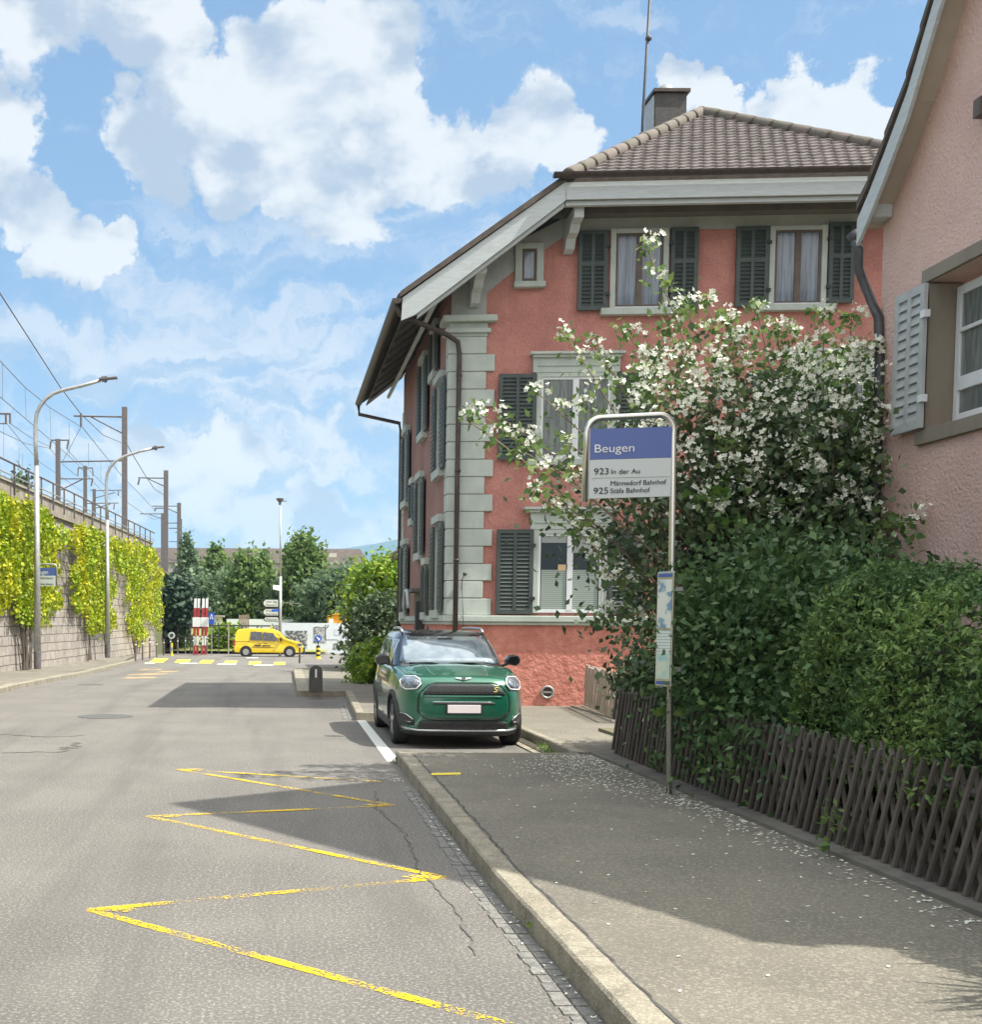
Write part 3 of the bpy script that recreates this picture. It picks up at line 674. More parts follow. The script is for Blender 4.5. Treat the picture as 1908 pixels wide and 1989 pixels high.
def fwin(x0, x1, y0, y1, style, sl=None, sr=None, lint=None, sill=None, ys=None):
    yc = (y0+y1)/2; xc = (x0+x1)/2
    u0 = Fp(x0,yc)[0]; u1 = Fp(x1,yc)[0]; z1 = Fp(xc,y0)[1]; z0 = Fp(xc,y1)[1]
    root = MB(); a = .10 if style != 'small' else .13
    hb(root, u0, u0+a, -.075, 0, z0, z1); hb(root, u1-a, u1, -.075, 0, z0, z1); hb(root, u0+a, u1-a, -.073, 0, z1-a*.8, z1)
    wn = root.build('window', STONE, house, bevel=.006); wn['uc'] = (u0+u1)/2
    if lint:
        l = MB(); lz = Fp(xc,lint[1])[1]; lu0 = Fp(lint[0],yc)[0]
        hb(l, u0-.06, u1+.06, -.085, 0, z1+.001, lz-.10); hb(l, lu0, u1+u0-lu0, -.20, 0, lz-.05, lz); hb(l, lu0+.05, u1+u0-lu0-.05, -.15, 0, lz-.10, lz-.05)
        hb(l, u0+.02, u1-.02, -.11, -.08, z1+.12, z1+.15); l.build('lintel', STONE, wn, bevel=.008)
    if sill:
        l = MB(); su0 = Fp(sill[0],yc)[0]; sz = Fp(xc,sill[1])[1]; hb(l, su0, u0+u1-su0, -.15, 0, sz, z0); l.build('sill', STONE, wn, bevel=.008)
    fm = BROWNF if style in ('brown', 'small') else WFRAME
    f = MB(); i0, i1, j0, j1 = u0+a, u1-a, z0+.01, z1-a*.8; b_ = .045
    hb(f, i0, i0+b_, -.05, -.005, j0, j1); hb(f, i1-b_, i1, -.05, -.005, j0, j1); hb(f, i0+b_, i1-b_, -.049, -.005, j1-b_, j1); hb(f, i0+b_, i1-b_, -.049, -.005, j0, j0+b_+.02)
    um = (i0+i1)/2
    if style != 'small': hb(f, um-.055, um+.055, -.055, -.005, j0+b_, j1-b_)
    f.build('frame', fm, wn)
    if style == 'brown': bb = MB(); hb(bb, i0, i1, -.056, -.05, j0, j0+.03); bb.build('lower_rail', WFRAME, wn)
    g_ = MB(); hb(g_, i0+.01, i1-.01, -.03, -.02, j0+.02, j1-.01); g_.build('pane', {'brown': CURT, 'small': CURT, 'curt': CURT_D}.get(style, GLASSM), wn)
    if style == 'blind':
        bl = MB(); zb = Fp(xc,1107)[1]
        hb(bl, i0+b_+.02, um-.065, -.034, -.031, j0+.06, zb); hb(bl, um+.065, i1-b_-.02, -.034, -.031, j0+.06, zb); bl.build('pleated_blind', BLIND, wn)
        bl = MB(); hb(bl, i0+b_+.02, um-.065, -.034, -.031, j1-.17, j1-.05); hb(bl, um+.065, i1-b_-.02, -.034, -.031, j1-.36, j1-.05); bl.build('roller_blind', mat('grey_blind', (.30,.33,.32), rough=.7), wn)
        bl = MB(); hb(bl, um-.22, um-.07, -.036, -.034, zb-.01, zb+.10); bl.build('lamp_shade', mat('tan_shade', (.62,.45,.25), rough=.7), wn)
    if style == 'dark': pass
    for s_ in (sl, sr):
        if s_:
            a_, b2 = Fp(s_[0],yc)[0], Fp(s_[1],yc)[0]; shutter(wn, a_, b2, Fp(xc,s_[3])[1], Fp(xc,s_[2])[1], mid=(style == 'brown'))
    return wn
fwin(1034,1178,1029,1191,'blind', sl=(963,1034,1029,1193), sr=(1180,1250,1029,1193), lint=(1013,986))
fwin(1039,1195,725,893,'curt', sl=(967,1040,727,894), sr=(1196,1268,727,894), lint=(1026,686), sill=(1024,905))
fwin(1530,1688,718,888,'curt', sl=(1458,1529,720,889), sr=(1689,1760,720,889), lint=(1518,680), sill=(1516,900))
fwin(1530,1688,1026,1191,'blind', sl=(1458,1529,1029,1193), sr=(1689,1760,1029,1193), lint=(1514,984))
fwin(1184,1297,446,601,'brown', sl=(1121,1178,449,604), sr=(1300,1353,446,602), sill=(1166,614))
fwin(1492,1604,440,594,'brown', sl=(1427,1490,441,597), sr=(1606,1656,436,592), sill=(1476,606))
fwin(1000,1055,474,550,'small', sill=(997,561))
# ---- side windows
def swin(vc, w_, z0, z1, sh=True, sill=True, deep=.45):
    s = MB()
    hb(s, -.06, 0, vc-w_/2-.1, vc-w_/2, z0, z1+.1); hb(s, -.06, 0, vc+w_/2, vc+w_/2+.1, z0, z1+.1); hb(s, -.14, 0, vc-w_/2-.15, vc+w_/2+.15, z1+.08, z1+.22)
    wn = s.build('window', STONE, house)
    g_ = MB(); hb(g_, -.03, -.02, vc-w_/2, vc+w_/2, z0, z1+.08); g_.build('pane', CURT_D, wn)
    if sill: g_ = MB(); hb(g_, -.15, 0, vc-w_/2-.16, vc+w_/2+.16, z0-.16, z0); g_.build('sill', STONE, wn)
    if sh:
        for k in (-1, 1):
            g_ = MB(); a_ = vc+k*(w_/2+.05); b2 = a_+k*deep; lo, hi = min(a_, b2), max(a_, b2)
            hb(g_, -.12, -.075, lo, hi, z0-.04, z1+.04)
            for i in range(18): zc = z0+.06+i*(z1-z0-.1)/18; hb(g_, -.135, -.12, lo+.05, hi-.05, zc, zc+.035)
            g_.build('shutter', SHUT, wn)
swin(1.02, .75, 4.78, 6.45); swin(7.2, .75, 4.78, 6.40); swin(4.15, .65, 3.3, 4.9); swin(5.6, .3, 4.2, 4.95, deep=.25)
swin(1.9, .5, 6.9, 7.7, deep=.3); swin(3.75, .7, 5.95, 7.45); swin(1.02, .75, 1.98, 3.65); swin(7.2, .75, 1.98, 3.6); swin(2.9, .35, 1.95, 2.9, deep=.25)
dr = MB(); hb(dr, -.05, 0, 4.1, 5.1, .13, 2.5); d_ = dr.build('front_door', BROWNF, house)
dr = MB()
arc = [(-.02-.62*math.sin(a), 1.95+.5*math.cos(a)*1.0) for a in [math.pi*i/12 for i in range(13)]]
dr.tube([H(-.30, 4.6-.45*math.cos(math.pi*i/12), 2.05+.42*math.sin(math.pi*i/12)) for i in range(13)], .045, 6); dr.build('door_arch', WHITEP, d_, smooth=True)
dr = MB(); hb(dr, -.26, 0, 3.9, 5.3, 2.42, 2.50); dr.build('door_canopy', SOFF, d_)
# fixtures near the corner
lf = MB(); c = H(.42, -.10, 3.0); u_, z_ = Fp(903,1115,-.12); lf.lathe(H(u_,-.14,z_-.03), [(.0,0),(.03,.0),(.045,.03),(.03,.06),(.0,.065)], 12); lf.tube([H(u_,-.14,z_), H(u_-.05,-.12,z_-.1), H(u_-.05,-.08,z_-.3)], .008, 5)
lf.tube([H(u_-.04,-.08,z_-.3), H(u_-.02,-.18,z_-1.0)], .006, 5); lf.build('wall_lamp', DARKM, house, smooth=True)
vt = MB(); u_, z_ = Fp(1063,1344,-.03); cc = H(u_,-.06,z_); pts = []
ring = [cc+EU*(.11*math.cos(a))+Vector((0,0,.11*math.sin(a))) for a in [2*math.pi*i/24 for i in range(25)]]
vt.tube(ring, .022, 8, cap=False); v1_ = vt.build('wall_vent', GALV, house, smooth=True)
vt = MB(); vt.prism([cc+EU*(.10*math.cos(a))+Vector((0,0,.10*math.sin(a))) for a in [2*math.pi*i/20 for i in range(20)]], EV*.02); vt.build('grille', COPPER, v1_)
vt = MB(); vt.obox(cc-EV*.01, EU*.08, EV*.006, Vector((0,0,.018))); vt.build('bar', GALV, v1_)
pm = MB()
for (x, y) in ((1127,1197), (887,1195)):
    pass
mb_ = MB(); u_, z_ = Fp(803,1180,0); hb(mb_, -.22, 0, 3.3, 3.5, 1.5, 2.2); mb_.build('meter_box', BLACKP, house)
# ================================================================== PINK HOUSE (gable towards the road)
PX = 6.42; YF, YN = 12.7, 4.6; YR = 8.65; ZPE = 5.55
ph = thing('pink_house', 'pink stucco house with steep gable, white verge board and grey shutters, nearest on the right', 'house', (PX, 8.5, 0))
def ap(px, py, X=PX): p = AX(px, py, X); return p.y, p.z
yw1, _ = ap(1800,700); yw0 = yw1-1.42; _, zw0 = ap(1850,833); zwb = None
zs = ap(1791,838)[1]; zt2 = ap(1793,556)[1]
hole = (yw0, yw1, zs, zt2)
rake = [ap(1696,472), ap(1722,400), ap(1762,315.5), ap(1805,202), ap(1862,6)]
w = MB()
def quad_yz(y0, y1, z0, z1): w.add([(PX,y0,z0), (PX,y1,z0), (PX,y1,z1), (PX,y0,z1)], [(0,1,2,3)])
Ytop = 4.96
ZC = 5.5
quad_yz(YN, yw0, 1.35, ZC); quad_yz(yw1, YF, 1.35, ZC); quad_yz(yw0, yw1, 1.35, zs); quad_yz(yw0, yw1, zt2, ZC)
dep = .34
for a in ([(PX,yw0,zs), (PX,yw1,zs), (PX+dep,yw1,zs), (PX+dep,yw0,zs)], [(PX,yw0,zt2), (PX,yw1,zt2), (PX+dep,yw1,zt2), (PX+dep,yw0,zt2)], [(PX,yw1,zs), (PX,yw1,zt2), (PX+dep,yw1,zt2), (PX+dep,yw1,zs)], [(PX,yw0,zs), (PX,yw0,zt2), (PX+dep,yw0,zt2), (PX+dep,yw0,zs)]): w.add(a, [(0,1,2,3)])
RZ = 10.25
RK = [(0, 11.4), (2.71, 7.50), (3.15, 6.83), (3.53, 6.42), (3.84, 6.11), (4.06, 5.92)]
ZC = 5.5
def rk(y):  # steep gable outline with a flared foot, mirrored about the ridge
    q = abs(y-YR)
    for (a, za), (b_, zb) in zip(RK, RK[1:]):
        if a <= q <= b_: return za+(zb-za)*(q-a)/(b_-a)
    return RK[-1][1]
gy = sorted(set([YN, YF]+[YR+s*q for q, _ in RK for s in (-1, 1) if YN < YR+s*q < YF]))
w.add([(PX,y,ZC) for y in gy]+[(PX,y,max(rk(y), ZC)) for y in gy][::-1], [tuple(range(2*len(gy)))])
w.add([(PX,YF,1.0), (PX+9,YF,1.0), (PX+9,YF,ZC), (PX,YF,ZC)], [(0,1,2,3)]); w.add([(PX,YN,1.0), (PX+9,YN,1.0), (PX+9,YN,ZC), (PX,YN,ZC)], [(0,1,2,3)])
w.build('wall', PINK, ph)
w = MB(); w.box(PX-.05, PX+9, YN-.05, YF+.05, -.1, 1.35); w.box(PX-.09, PX, YN-.08, YF+.08, 1.28, 1.38); w.build('plinth', CONCD, ph)
OV = .24  # overhang towards the road
rf = MB(); rp = [(YR+q, z) for q, z in RK]; XE = PX-OV
outer = [AX(x, y, XE) for x, y in ((1649,466), (1686,380), (1716,294), (1762,147), (1802,6))]
def offs(z): return z+.20
for s in (-1, 1):
    for (q0, z0), (q1, z1) in zip(RK, RK[1:]):
        a = Vector((XE, YR+s*q0, offs(z0))); b_ = Vector((XE, YR+s*q1, offs(z1)))
        rf.prism([a, b_, b_-Vector((0,0,.14)), a-Vector((0,0,.14))], (9.6, 0, 0))
rf.build('roof', TILE_D, ph)
vt = MB()
for s in (-1, 1):   # stepped edge tiles
    for (q0, z0), (q1, z1) in zip(RK, RK[1:]):
        L = math.hypot(q1-q0, z1-z0); n_ = max(1, int(L/.33))
        for i in range(n_):
            f0, f1 = i/n_, (i+1)/n_; ya, za = YR+s*(q0+(q1-q0)*f0), offs(z0+(z1-z0)*f0); yb, zb = YR+s*(q0+(q1-q0)*f1), offs(z0+(z1-z0)*f1)
            vt.prism([(XE-.05,ya,za+.01), (XE-.05,yb,zb+.055), (XE-.05,yb,zb-.05), (XE-.05,ya,za-.06)], (.35,0,0))
vt.build('verge_tiles', TILE_D, ph)
vb = MB(); sf = MB()
for s in (-1, 1):
    for (q0, z0), (q1, z1) in zip(RK, RK[1:]):
        a = Vector((XE, YR+s*q0, offs(z0)-.10)); b_ = Vector((XE, YR+s*q1, offs(z1)-.10))
        vb.prism([a-Vector((0,0,.03)), b_-Vector((0,0,.03)), b_-Vector((0,0,.30)), a-Vector((0,0,.30))], (-.035,0,0))
        sf.prism([a-Vector((0,0,.06)), b_-Vector((0,0,.06)), b_-Vector((0,0,.11)), a-Vector((0,0,.11))], (OV,0,0))
vb.build('verge_board', WHITEP, ph); sf.build('soffit', mat('beige_soffit', (.42,.37,.30), (.46,.41,.34), 3, .8), ph)
be = MB(); yb, zb = YR+RK[-2][0], RK[-2][1]; be.box(PX-.22, PX, yb+.02, yb+.22, zb-.16, zb+.03); be.build('purlin_end', WHITEP, ph, bevel=.02)
# gutter hopper and bent downpipe at the far corner
dpp = MB()
pp = [(1661,470,6.20), (1670,486,6.22), (1668,505,6.22), (1669,525,6.24), (1680,554,6.30), (1698,597,6.36), (1707,618,6.37), (1709,704,6.37), (1702,918,6.37), (1700,1100,6.37)]
dpp.tube([AX(x, y, X) for x, y, X in pp], .047, 12); dpp.build('downpipe', DARKM, ph, smooth=True)
gh = MB(); a = AX(1657,462,XE-.0); gh.tube([a+Vector((.01,.02,.05)), a+Vector((.03,.0,.0)), a+Vector((.07,.0,-.07))], .075, 10, r2=.05); gh.build('gutter_end', DARKM, ph, smooth=True)
# window of the pink house
yw, zw = (yw0+yw1)/2, 0
sr = MB(); sr.box(PX-.04, PX, yw0-.16, yw1+.07, zt2, zt2+.13); sr.box(PX-.05, PX, yw0-.1, yw1+.08, zs-.14, zs)
sr.box(PX-.012, PX+dep, yw1-.012, yw1+.0, zs+.002, zt2); wn = sr.build('window', WOODJ, ph, bevel=.01)
jb = MB(); jb.box(PX-.02, PX+dep-.06, yw1-.05, yw1-.014, zs+.01, zt2-.02); jb.build('jamb', WOODJ, wn)
fr = MB(); X0 = PX+dep-.10; fx = X0; 
_, zbar = ap(1870,705); 
def fbx(y0, y1, z0, z1, x=0, d=.05): fr.box(fx-x, fx+d, y0, y1, z0, z1)
ya, yb2 = yw0+.05, yw1-.06; zA, zB = zs+.04, zt2-.06
fbx(yb2-.08, yb2, zA, zB); fbx(ya, ya+.08, zA, zB); fbx(ya+.08, yb2-.08, zB-.09, zB, .002); fbx(ya+.08, yb2-.08, zA, zA+.10, .002)
ymid = (ya+yb2)/2; fbx(ymid-.07, ymid+.07, zA+.1, zB-.09, .004)
hz = zB-zA
fbx(yb2-.62, yb2-.085, zA+hz*.24, zA+hz*.34, .012); fbx(ya+.085, ymid-.07, zA+hz*.24, zA+hz*.34, .012)
fbx(yb2-.62, yb2-.085, zA+hz*.66, zA+hz*.69, .012, .02); fbx(ya+.085, ymid-.07, zA+hz*.66, zA+hz*.69, .012, .02)
fr.build('frame', WFRAME, wn, bevel=.006)
gp = MB(); gp.box(fx+.02, fx+.03, ya, yb2, zA, zB); gp.build('pane', CURT_D, wn)
# grey louvred shutter folded open
sh = MB(); ys1 = AX(1737,700,PX-.09).y; ys0 = AX(1793,700,PX-.09).y; z0_ = ap(1762,840)[1]-.02; z1_ = ap(1790,553)[1]-.05; X1 = PX-.06
sh.box(X1-.04, X1, ys0, ys0+.07, z0_, z1_); sh.box(X1-.04, X1, ys1-.07, ys1, z0_, z1_); ym = (ys0+ys1)/2
for za in (z0_, z1_-.08): sh.box(X1-.039, X1-.001, ys0+.07, ys1-.07, za, za+.08)
sh.box(X1-.042, X1, ym-.03, ym+.03, z0_+.08, z1_-.08); sh.box(X1-.006, X1-.003, ys0+.07, ys1-.07, z0_+.08, z1_-.08)
N = 13
for i in range(N):
    zc = z0_+.08+(i+.5)*(z1_-z0_-.16)/N; hh = (z1_-z0_-.16)/N*.5
    sh.add([(X1-.036,ys0+.07,zc-hh*.95), (X1-.036,ys1-.07,zc-hh*.95), (X1-.012,ys1-.07,zc+hh), (X1-.012,ys0+.07,zc+hh), (X1-.028,ys0+.07,zc-hh*1.1), (X1-.028,ys1-.07,zc-hh*1.1)], [(0,1,2,3), (0,4,5,1)])
so_ = sh.build('shutter', SHUT_G, wn, bevel=.004)
for z in (z0_+.28, z1_-.3): hi = MB(); hi.box(X1-.055, X1, ys0-.05, ys0+.035, z-.035, z+.035); hi.build('hinge', WFRAME, so_)
bx = MB(); a = AX(1906,208,PX-.04); bx.box(PX-.10, PX, a.y-.09, a.y+.02, a.z-.10, a.z+.06); bx.build('wall_box', BROWNF, ph)
# ================================================================== GREEN CAR
def sstep(t): t = min(max(t, 0), 1); return t*t*(3-2*t)
def shell(levels, n=96, lift=None, ex=4.5, cap=True):
    """levels: (z, halfwidth, yfront, yrear, exponent_front) -> closed smooth body"""
    mb = MB(); vs = []
    for z, w, y0, y1, e in levels:
        yc, L = (y0+y1)/2, (y1-y0)/2
        for j in range(n):
            a = 2*math.pi*j/n; ca, sa = math.cos(a), math.sin(a)
            x = w*math.copysign(abs(ca)**(2/ex), ca); y = yc+L*math.copysign(abs(sa)**(2/e), sa)
            zz = z+(lift(x, y, z) if lift else 0)
            vs.append((x, y, zz))
    k = len(levels)
    fs = [(i*n+j, i*n+(j+1) % n, (i+1)*n+(j+1) % n, (i+1)*n+j) for i in range(k-1) for j in range(n)]
    if cap: fs += [tuple(range(n))[::-1], tuple(range((k-1)*n, k*n))]
    mb.add(vs, fs); return mb
CO = Vector((2.645, 16.1, 0))
car = thing('parked_car', 'dark green compact suv with black roof parked facing the camera beside the red house', 'car', tuple(CO))
def clift(x, y, z):
    t = sstep((z-.80)/.2); return t*(.115*sstep((y-.12)/1.15)+.02*sstep((y-1.2)/2.5))-t*.035*(abs(x)/.9)**3+t*.02*(1-(abs(x)/.9)**2)
lv = [(.20,.86,.13,4.25,5), (.25,.885,.07,4.34,5), (.36,.905,.03,4.40,5), (.52,.915,.005,4.42,5), (.66,.922,0,4.42,5), (.78,.918,.012,4.40,5), (.87,.905,.035,4.36,5), (.925,.885,.07,4.33,5), (.962,.865,.125,4.3,5), (.985,.84,.22,4.26,5), (.992,.78,.42,4.2,5), (.998,.5,.8,3.9,4), (1.0,.2,1.2,3.4,4)]
body = shell(lv, lift=clift, ex=5.5)
me = body.mesh('body', GREENP, smooth=True)
bo = link('body', me, car); 
# cut wheel arches
cut = MB()
for yc in (.83, 3.50): cut.lathe((-1.2, yc, .335), [(.395, 0), (.395, 2.4)], 36, axis='x')
cm = cut.mesh('cut', GREENP); cmo = bpy.data.objects.new('cut', cm); COL.objects.link(cmo)
bm_ = bo.modifiers.new('b', 'BOOLEAN'); bm_.operation = 'DIFFERENCE'; bm_.object = cmo; bm_.solver = 'EXACT'
dg = bpy.context.evaluated_depsgraph_get(); dg.update()
me2 = bpy.data.meshes.new_from_object(bo.evaluated_get(dg)); bo.modifiers.clear(); bo.data = me2; COL.objects.unlink(cmo); bpy.data.objects.remove(cmo)
for p in me2.polygons: p.use_smooth = True
try: me2.set_sharp_from_angle(angle=R(40))
except Exception: pass
me2.name = 'body'
bvh = BVHTree.FromPolygons(body.v, body.f)
cab_l = [(.98,.87,1.10,4.33,6), (1.06,.85,1.20,4.32,7), (1.15,.82,1.34,4.28,7), (1.30,.782,1.58,4.22,7), (1.45,.735,1.84,4.14,7), (1.545,.695,2.02,4.05,7), (1.59,.64,2.22,3.95,6), (1.608,.48,2.6,3.8,4), (1.612,.2,2.9,3.5,4)]
cab = shell(cab_l, n=80, ex=5.5)
cab.build('cabin', BLACKG, car, smooth=True).matrix_world
cbvh = BVHTree.FromPolygons(cab.v, cab.f)
def shift_children(root):
    for o in root.children:
        o.matrix_parent_inverse = Matrix.Identity(4)
        shift_children2(o)
def shift_children2(o):
    for c in o.children: c.matrix_parent_inverse = Matrix.Identity(4); shift_children2(c)
def decal(tree, poly, dirv, name, m, parent, off=.004, res=.03, start=-1.5, plane='xz', smooth=True, thick=True):
    """patch lying on the shell: polygon in (x,z) seen from the front, or (y,z) seen from the side"""
    import mathutils.geometry as mg
    xs = [p[0] for p in poly]; zs = [p[1] for p in poly]
    bm = bmesh.new(); vs = [bm.verts.new((p[0], p[1], 0)) for p in poly]; bm.faces.new(vs)
    x = min(xs)+res
    while x < max(xs)-1e-4:
        bmesh.ops.bisect_plane(bm, geom=bm.verts[:]+bm.edges[:]+bm.faces[:], plane_co=(x,0,0), plane_no=(1,0,0)); x += res
    z = min(zs)+res
    while z < max(zs)-1e-4:
        bmesh.ops.bisect_plane(bm, geom=bm.verts[:]+bm.edges[:]+bm.faces[:], plane_co=(0,z,0), plane_no=(0,1,0)); z += res
    d = Vector(dirv)
    for v in bm.verts:
        a, b_ = v.co.x, v.co.y
        o = Vector((a, start, b_)) if plane == 'xz' else Vector((start, a, b_))
        hit = tree.ray_cast(o, d)
        if hit[0] is None: hit = tree.find_nearest(o+d*abs(start)*.7)
        nn = hit[1]; nn = nn if nn.dot(d) < 0 else -nn
        v.co = hit[0]+nn*off
    me = bpy.data.meshes.new(name); bm.to_mesh(me); bm.free(); me.materials.append(m)
    for p in me.polygons: p.use_smooth = smooth
    o = link(name, me, parent)
    sd_ = o.modifiers.new('t', 'SOLIDIFY'); sd_.thickness = min(off*.9, .02); sd_.offset = 0
    return o
def rpoly(x0, x1, z0, z1, r, n=5, cx=0):
    pts = []
    for (x, z, a0) in ((x1-r, z1-r, 0), (x0+r, z1-r, 90), (x0+r, z0+r, 180), (x1-r, z0+r, 270)):
        for i in range(n+1): a = R(a0+90*i/n); pts.append((x+r*math.cos(a), z+r*math.sin(a)))
    return pts
F = (0, 1, 0)
# windscreen, side glass
ws = [(-.72,1.13), (.72,1.13), (.715,1.18), (.61,1.48), (.575,1.515), (-.575,1.515), (-.61,1.48), (-.715,1.18)]
decal(cbvh, ws, F, 'windscreen', WSCREEN, car, off=.006, res=.08)
for s in (-1, 1):
    for y0, y1, q0, q1 in ((1.72, 2.55, .30, 0), (2.63, 3.45, 0, 0), (3.53, 4.05, 0, .1)):
        decal(cbvh, [(y0-.02, 1.10), (y1, 1.10), (y1-q1, 1.47), (y0+q0, 1.47)], (-s, 0, 0), 'side_window', WSCREEN, car, off=.005, res=.12, start=s*1.5, plane='yz')
# bonnet shut line, panel gap
def line_on(tree, pts, name, m, parent, r=.006, off=.001, closed=False, up=False):
    mb = MB(); q = []
    for a, b_ in zip(pts, pts[1:]+(pts[:1] if closed else [])):
        n = max(1, int(math.hypot(b_[0]-a[0], b_[1]-a[1])/.05))
        for i in range(n):
            x, z = a[0]+(b_[0]-a[0])*i/n, a[1]+(b_[1]-a[1])*i/n
            hit = tree.ray_cast(Vector((x, z, 3)), Vector((0,0,-1))) if up else tree.ray_cast(Vector((x, -1.5, z)), Vector(F))
            if hit[0] is not None: q.append(hit[0]+hit[1]*off)
    if closed and q: q.append(q[0])
    if len(q) > 1: mb.tube(q, r, 6, cap=not closed); return mb.build(name, m, parent, smooth=True)
line_on(bvh, [(-.80,1.15), (-.74,.55), (-.60,.27), (-.3,.205), (0,.195), (.3,.205), (.60,.27), (.74,.55), (.80,1.15)], 'bonnet_gap', BLACKP, car, r=.005, up=True)
for s in (-1, 1): line_on(bvh, [(s*.42,1.1), (s*.40,.55), (s*.36,.27)], 'bonnet_crease', GREENP, car, r=.009, up=True, off=-.004)
# headlights: ring, glass
for s in (-1, 1):
    X = s*.70
    hx = [(X-.118,.880), (X-.070,.825), (X+.062,.812), (X+.108,.848), (X+.116,.912), (X+.070,.965), (X-.062,.975), (X-.108,.948)]
    if s < 0: hx = [(2*X-x, z) for x, z in hx][::-1]
    out = [(X+(x-X)*1.10, .895+(z-.895)*1.10) for x, z in hx]
    ho = decal(bvh, out, F, 'headlight', BLACKG, car, off=.010, res=.05)
    rg = [(X+(x-X)*1.0, .895+(z-.895)*1.0) for x, z in hx]
    line_on(bvh, rg, 'light_ring', WHP, ho, r=.0095, off=.020, closed=True)
    inn = [(X+(x-X)*.88, .895+(z-.895)*.86) for x, z in hx]
    decal(bvh, inn, F, 'lens', LAMPG, ho, off=.020, res=.05)
# grille
gr = [(-.38,.905), (-.50,.87), (-.60,.76), (-.62,.66), (-.62,.52), (-.54,.44), (-.38,.415), (.38,.415), (.54,.44), (.62,.52), (.62,.66), (.60,.76), (.50,.87), (.38,.905)]
go = decal(bvh, gr[::-1], F, 'grille', GREENP, car, off=.012, res=.05)
line_on(bvh, gr, 'grille_frame', BLACKG, go, r=.014, off=.010, closed=True)
ug = [(-.37,.888), (-.47,.86), (-.555,.765), (-.55,.745), (.55,.745), (.555,.765), (.47,.86), (.37,.888)]
decal(bvh, ug[::-1], F, 'upper_grille', BLACKP, go, off=.017, res=.05)
dt = MB()
for r_, z in enumerate((.775,.80,.825,.85,.87)):
    for i in range(-8, 9):
        x = i*.062+(.03 if r_ % 2 else 0)
        if abs(x) > .53-(max(z-.79, 0))*1.2: continue
        h = bvh.ray_cast(Vector((x,-1.5,z)), Vector(F))
        if h[0]: p = h[0]; dt.box(p.x-.022, p.x+.022, p.y-.026, p.y-.016, z-.005, z+.005)
dt.build('mesh_studs', mat('dark_studs', (.10,.11,.11), rough=.3, metal=.5), go)
line_on(bvh, [(-.56,.725), (.56,.725)], 'grille_bar', GREENP, go, r=.018, off=.014)
for a, z, r_ in ((.43,.655,.007), (.43,.615,.004)): line_on(bvh, [(-a,z), (a,z)], 'grille_strip', SILVER if r_ > .005 else BLACKP, go, r=r_, off=.014)
decal(bvh, rpoly(-.42,.42,.622,.648,.01)[::1], F, 'grille_slot', BLACKP, go, off=.015, res=.08)
# number plate, emblem and badge
pl = MB(); pl.box(-.225-.005, .225-.005, -.052, -.035, .505, .615); pl.build('number_plate', PLATE, car, bevel=.004)
pl = MB(); pl.box(-.25, .24, -.037, -.005, .49, .645); pl.build('plate_holder', BLACKP, car, bevel=.004)
em = MB(); h = bvh.ray_cast(Vector((0,-1.5,.955)), Vector(F)); p = h[0]; nrm = h[1]; nrm = nrm if nrm.y < 0 else -nrm; ux = Vector((1,0,0)); uz = nrm.cross(ux)*-1
uz = Vector((0,0,1))-nrm*nrm.z; uz.normalize()
def onp(x, z, o=.012): return p+ux*x+uz*z+nrm*o
em.add([onp(.035*math.cos(a), .035*math.sin(a)*.9, .016) for a in [2*math.pi*i/20 for i in range(20)]], [tuple(range(20))])
for s in (-1, 1): em.prism([onp(s*.03,.018), onp(s*.115,.028), (onp(s*.095,.005)), onp(s*.06,-.008), onp(s*.03,-.02)], nrm*.006)
eo = em.build('emblem', SILVER, car); em = MB(); em.tube([onp(.026*math.cos(a), .022*math.sin(a), .019) for a in [2*math.pi*i/16 for i in range(17)]], .004, 5, cap=False)
em.tube([onp(-.018,0,.019), onp(.018,0,.019)], .004, 5); em.build('emblem_ring', BLACKP, eo)
bd = MB(); hx = bvh.ray_cast(Vector((.435,-1.5,.82)), Vector(F))[0]
Q = [(.03,.034), (-.012,.034), (-.022,.012), (.012,-.004), (.004,-.024), (-.036,-.024)]
for a, b_ in zip(Q, Q[1:]): bd.tube([hx+Vector((a[0],-.03,a[1])), hx+Vector((b_[0],-.03,b_[1]))], .0065, 6)
bd.build('badge', mat('yellow_badge', (.85,.75,.15), rough=.4), go)
# lower intake, skid strip, corner vents, cladding
decal(bvh, [(-.62,.235), (.62,.235), (.60,.375), (.52,.395), (-.52,.395), (-.60,.375)], F, 'lower_intake', BLACKP, car, off=.010, res=.06)
line_on(bvh, [(-.80,.285), (-.62,.262), (.62,.262), (.80,.285)], 'skid_strip', SILVER, car, r=.017, off=.010)
for s in (-1, 1):
    cvp = [(s*.66,.32), (s*.84,.33), (s*.86,.475), (s*.76,.47), (s*.665,.40)]
    if s < 0: cvp = cvp[::-1]
    co_ = decal(bvh, cvp, F, 'corner_vent', BLACKP, car, off=.010, res=.05)
    line_on(bvh, [(s*.665,.405), (s*.765,.478), (s*.875,.485)], 'vent_trim', SILVER, co_, r=.008, off=.014)
    line_on(bvh, [(s*.70,.37), (s*.83,.38)], 'vent_slat', SILVER, co_, r=.005, off=.014)
sk = shell([(.165,.82,.20,4.2,5), (.20,.885,.075,4.33,5), (.255,.90,.045,4.35,5), (.33,.915,.03,4.36,5), (.335,.90,.06,4.3,5)], n=80); sk.build('sill_cladding', BLACKP, car, smooth=True)
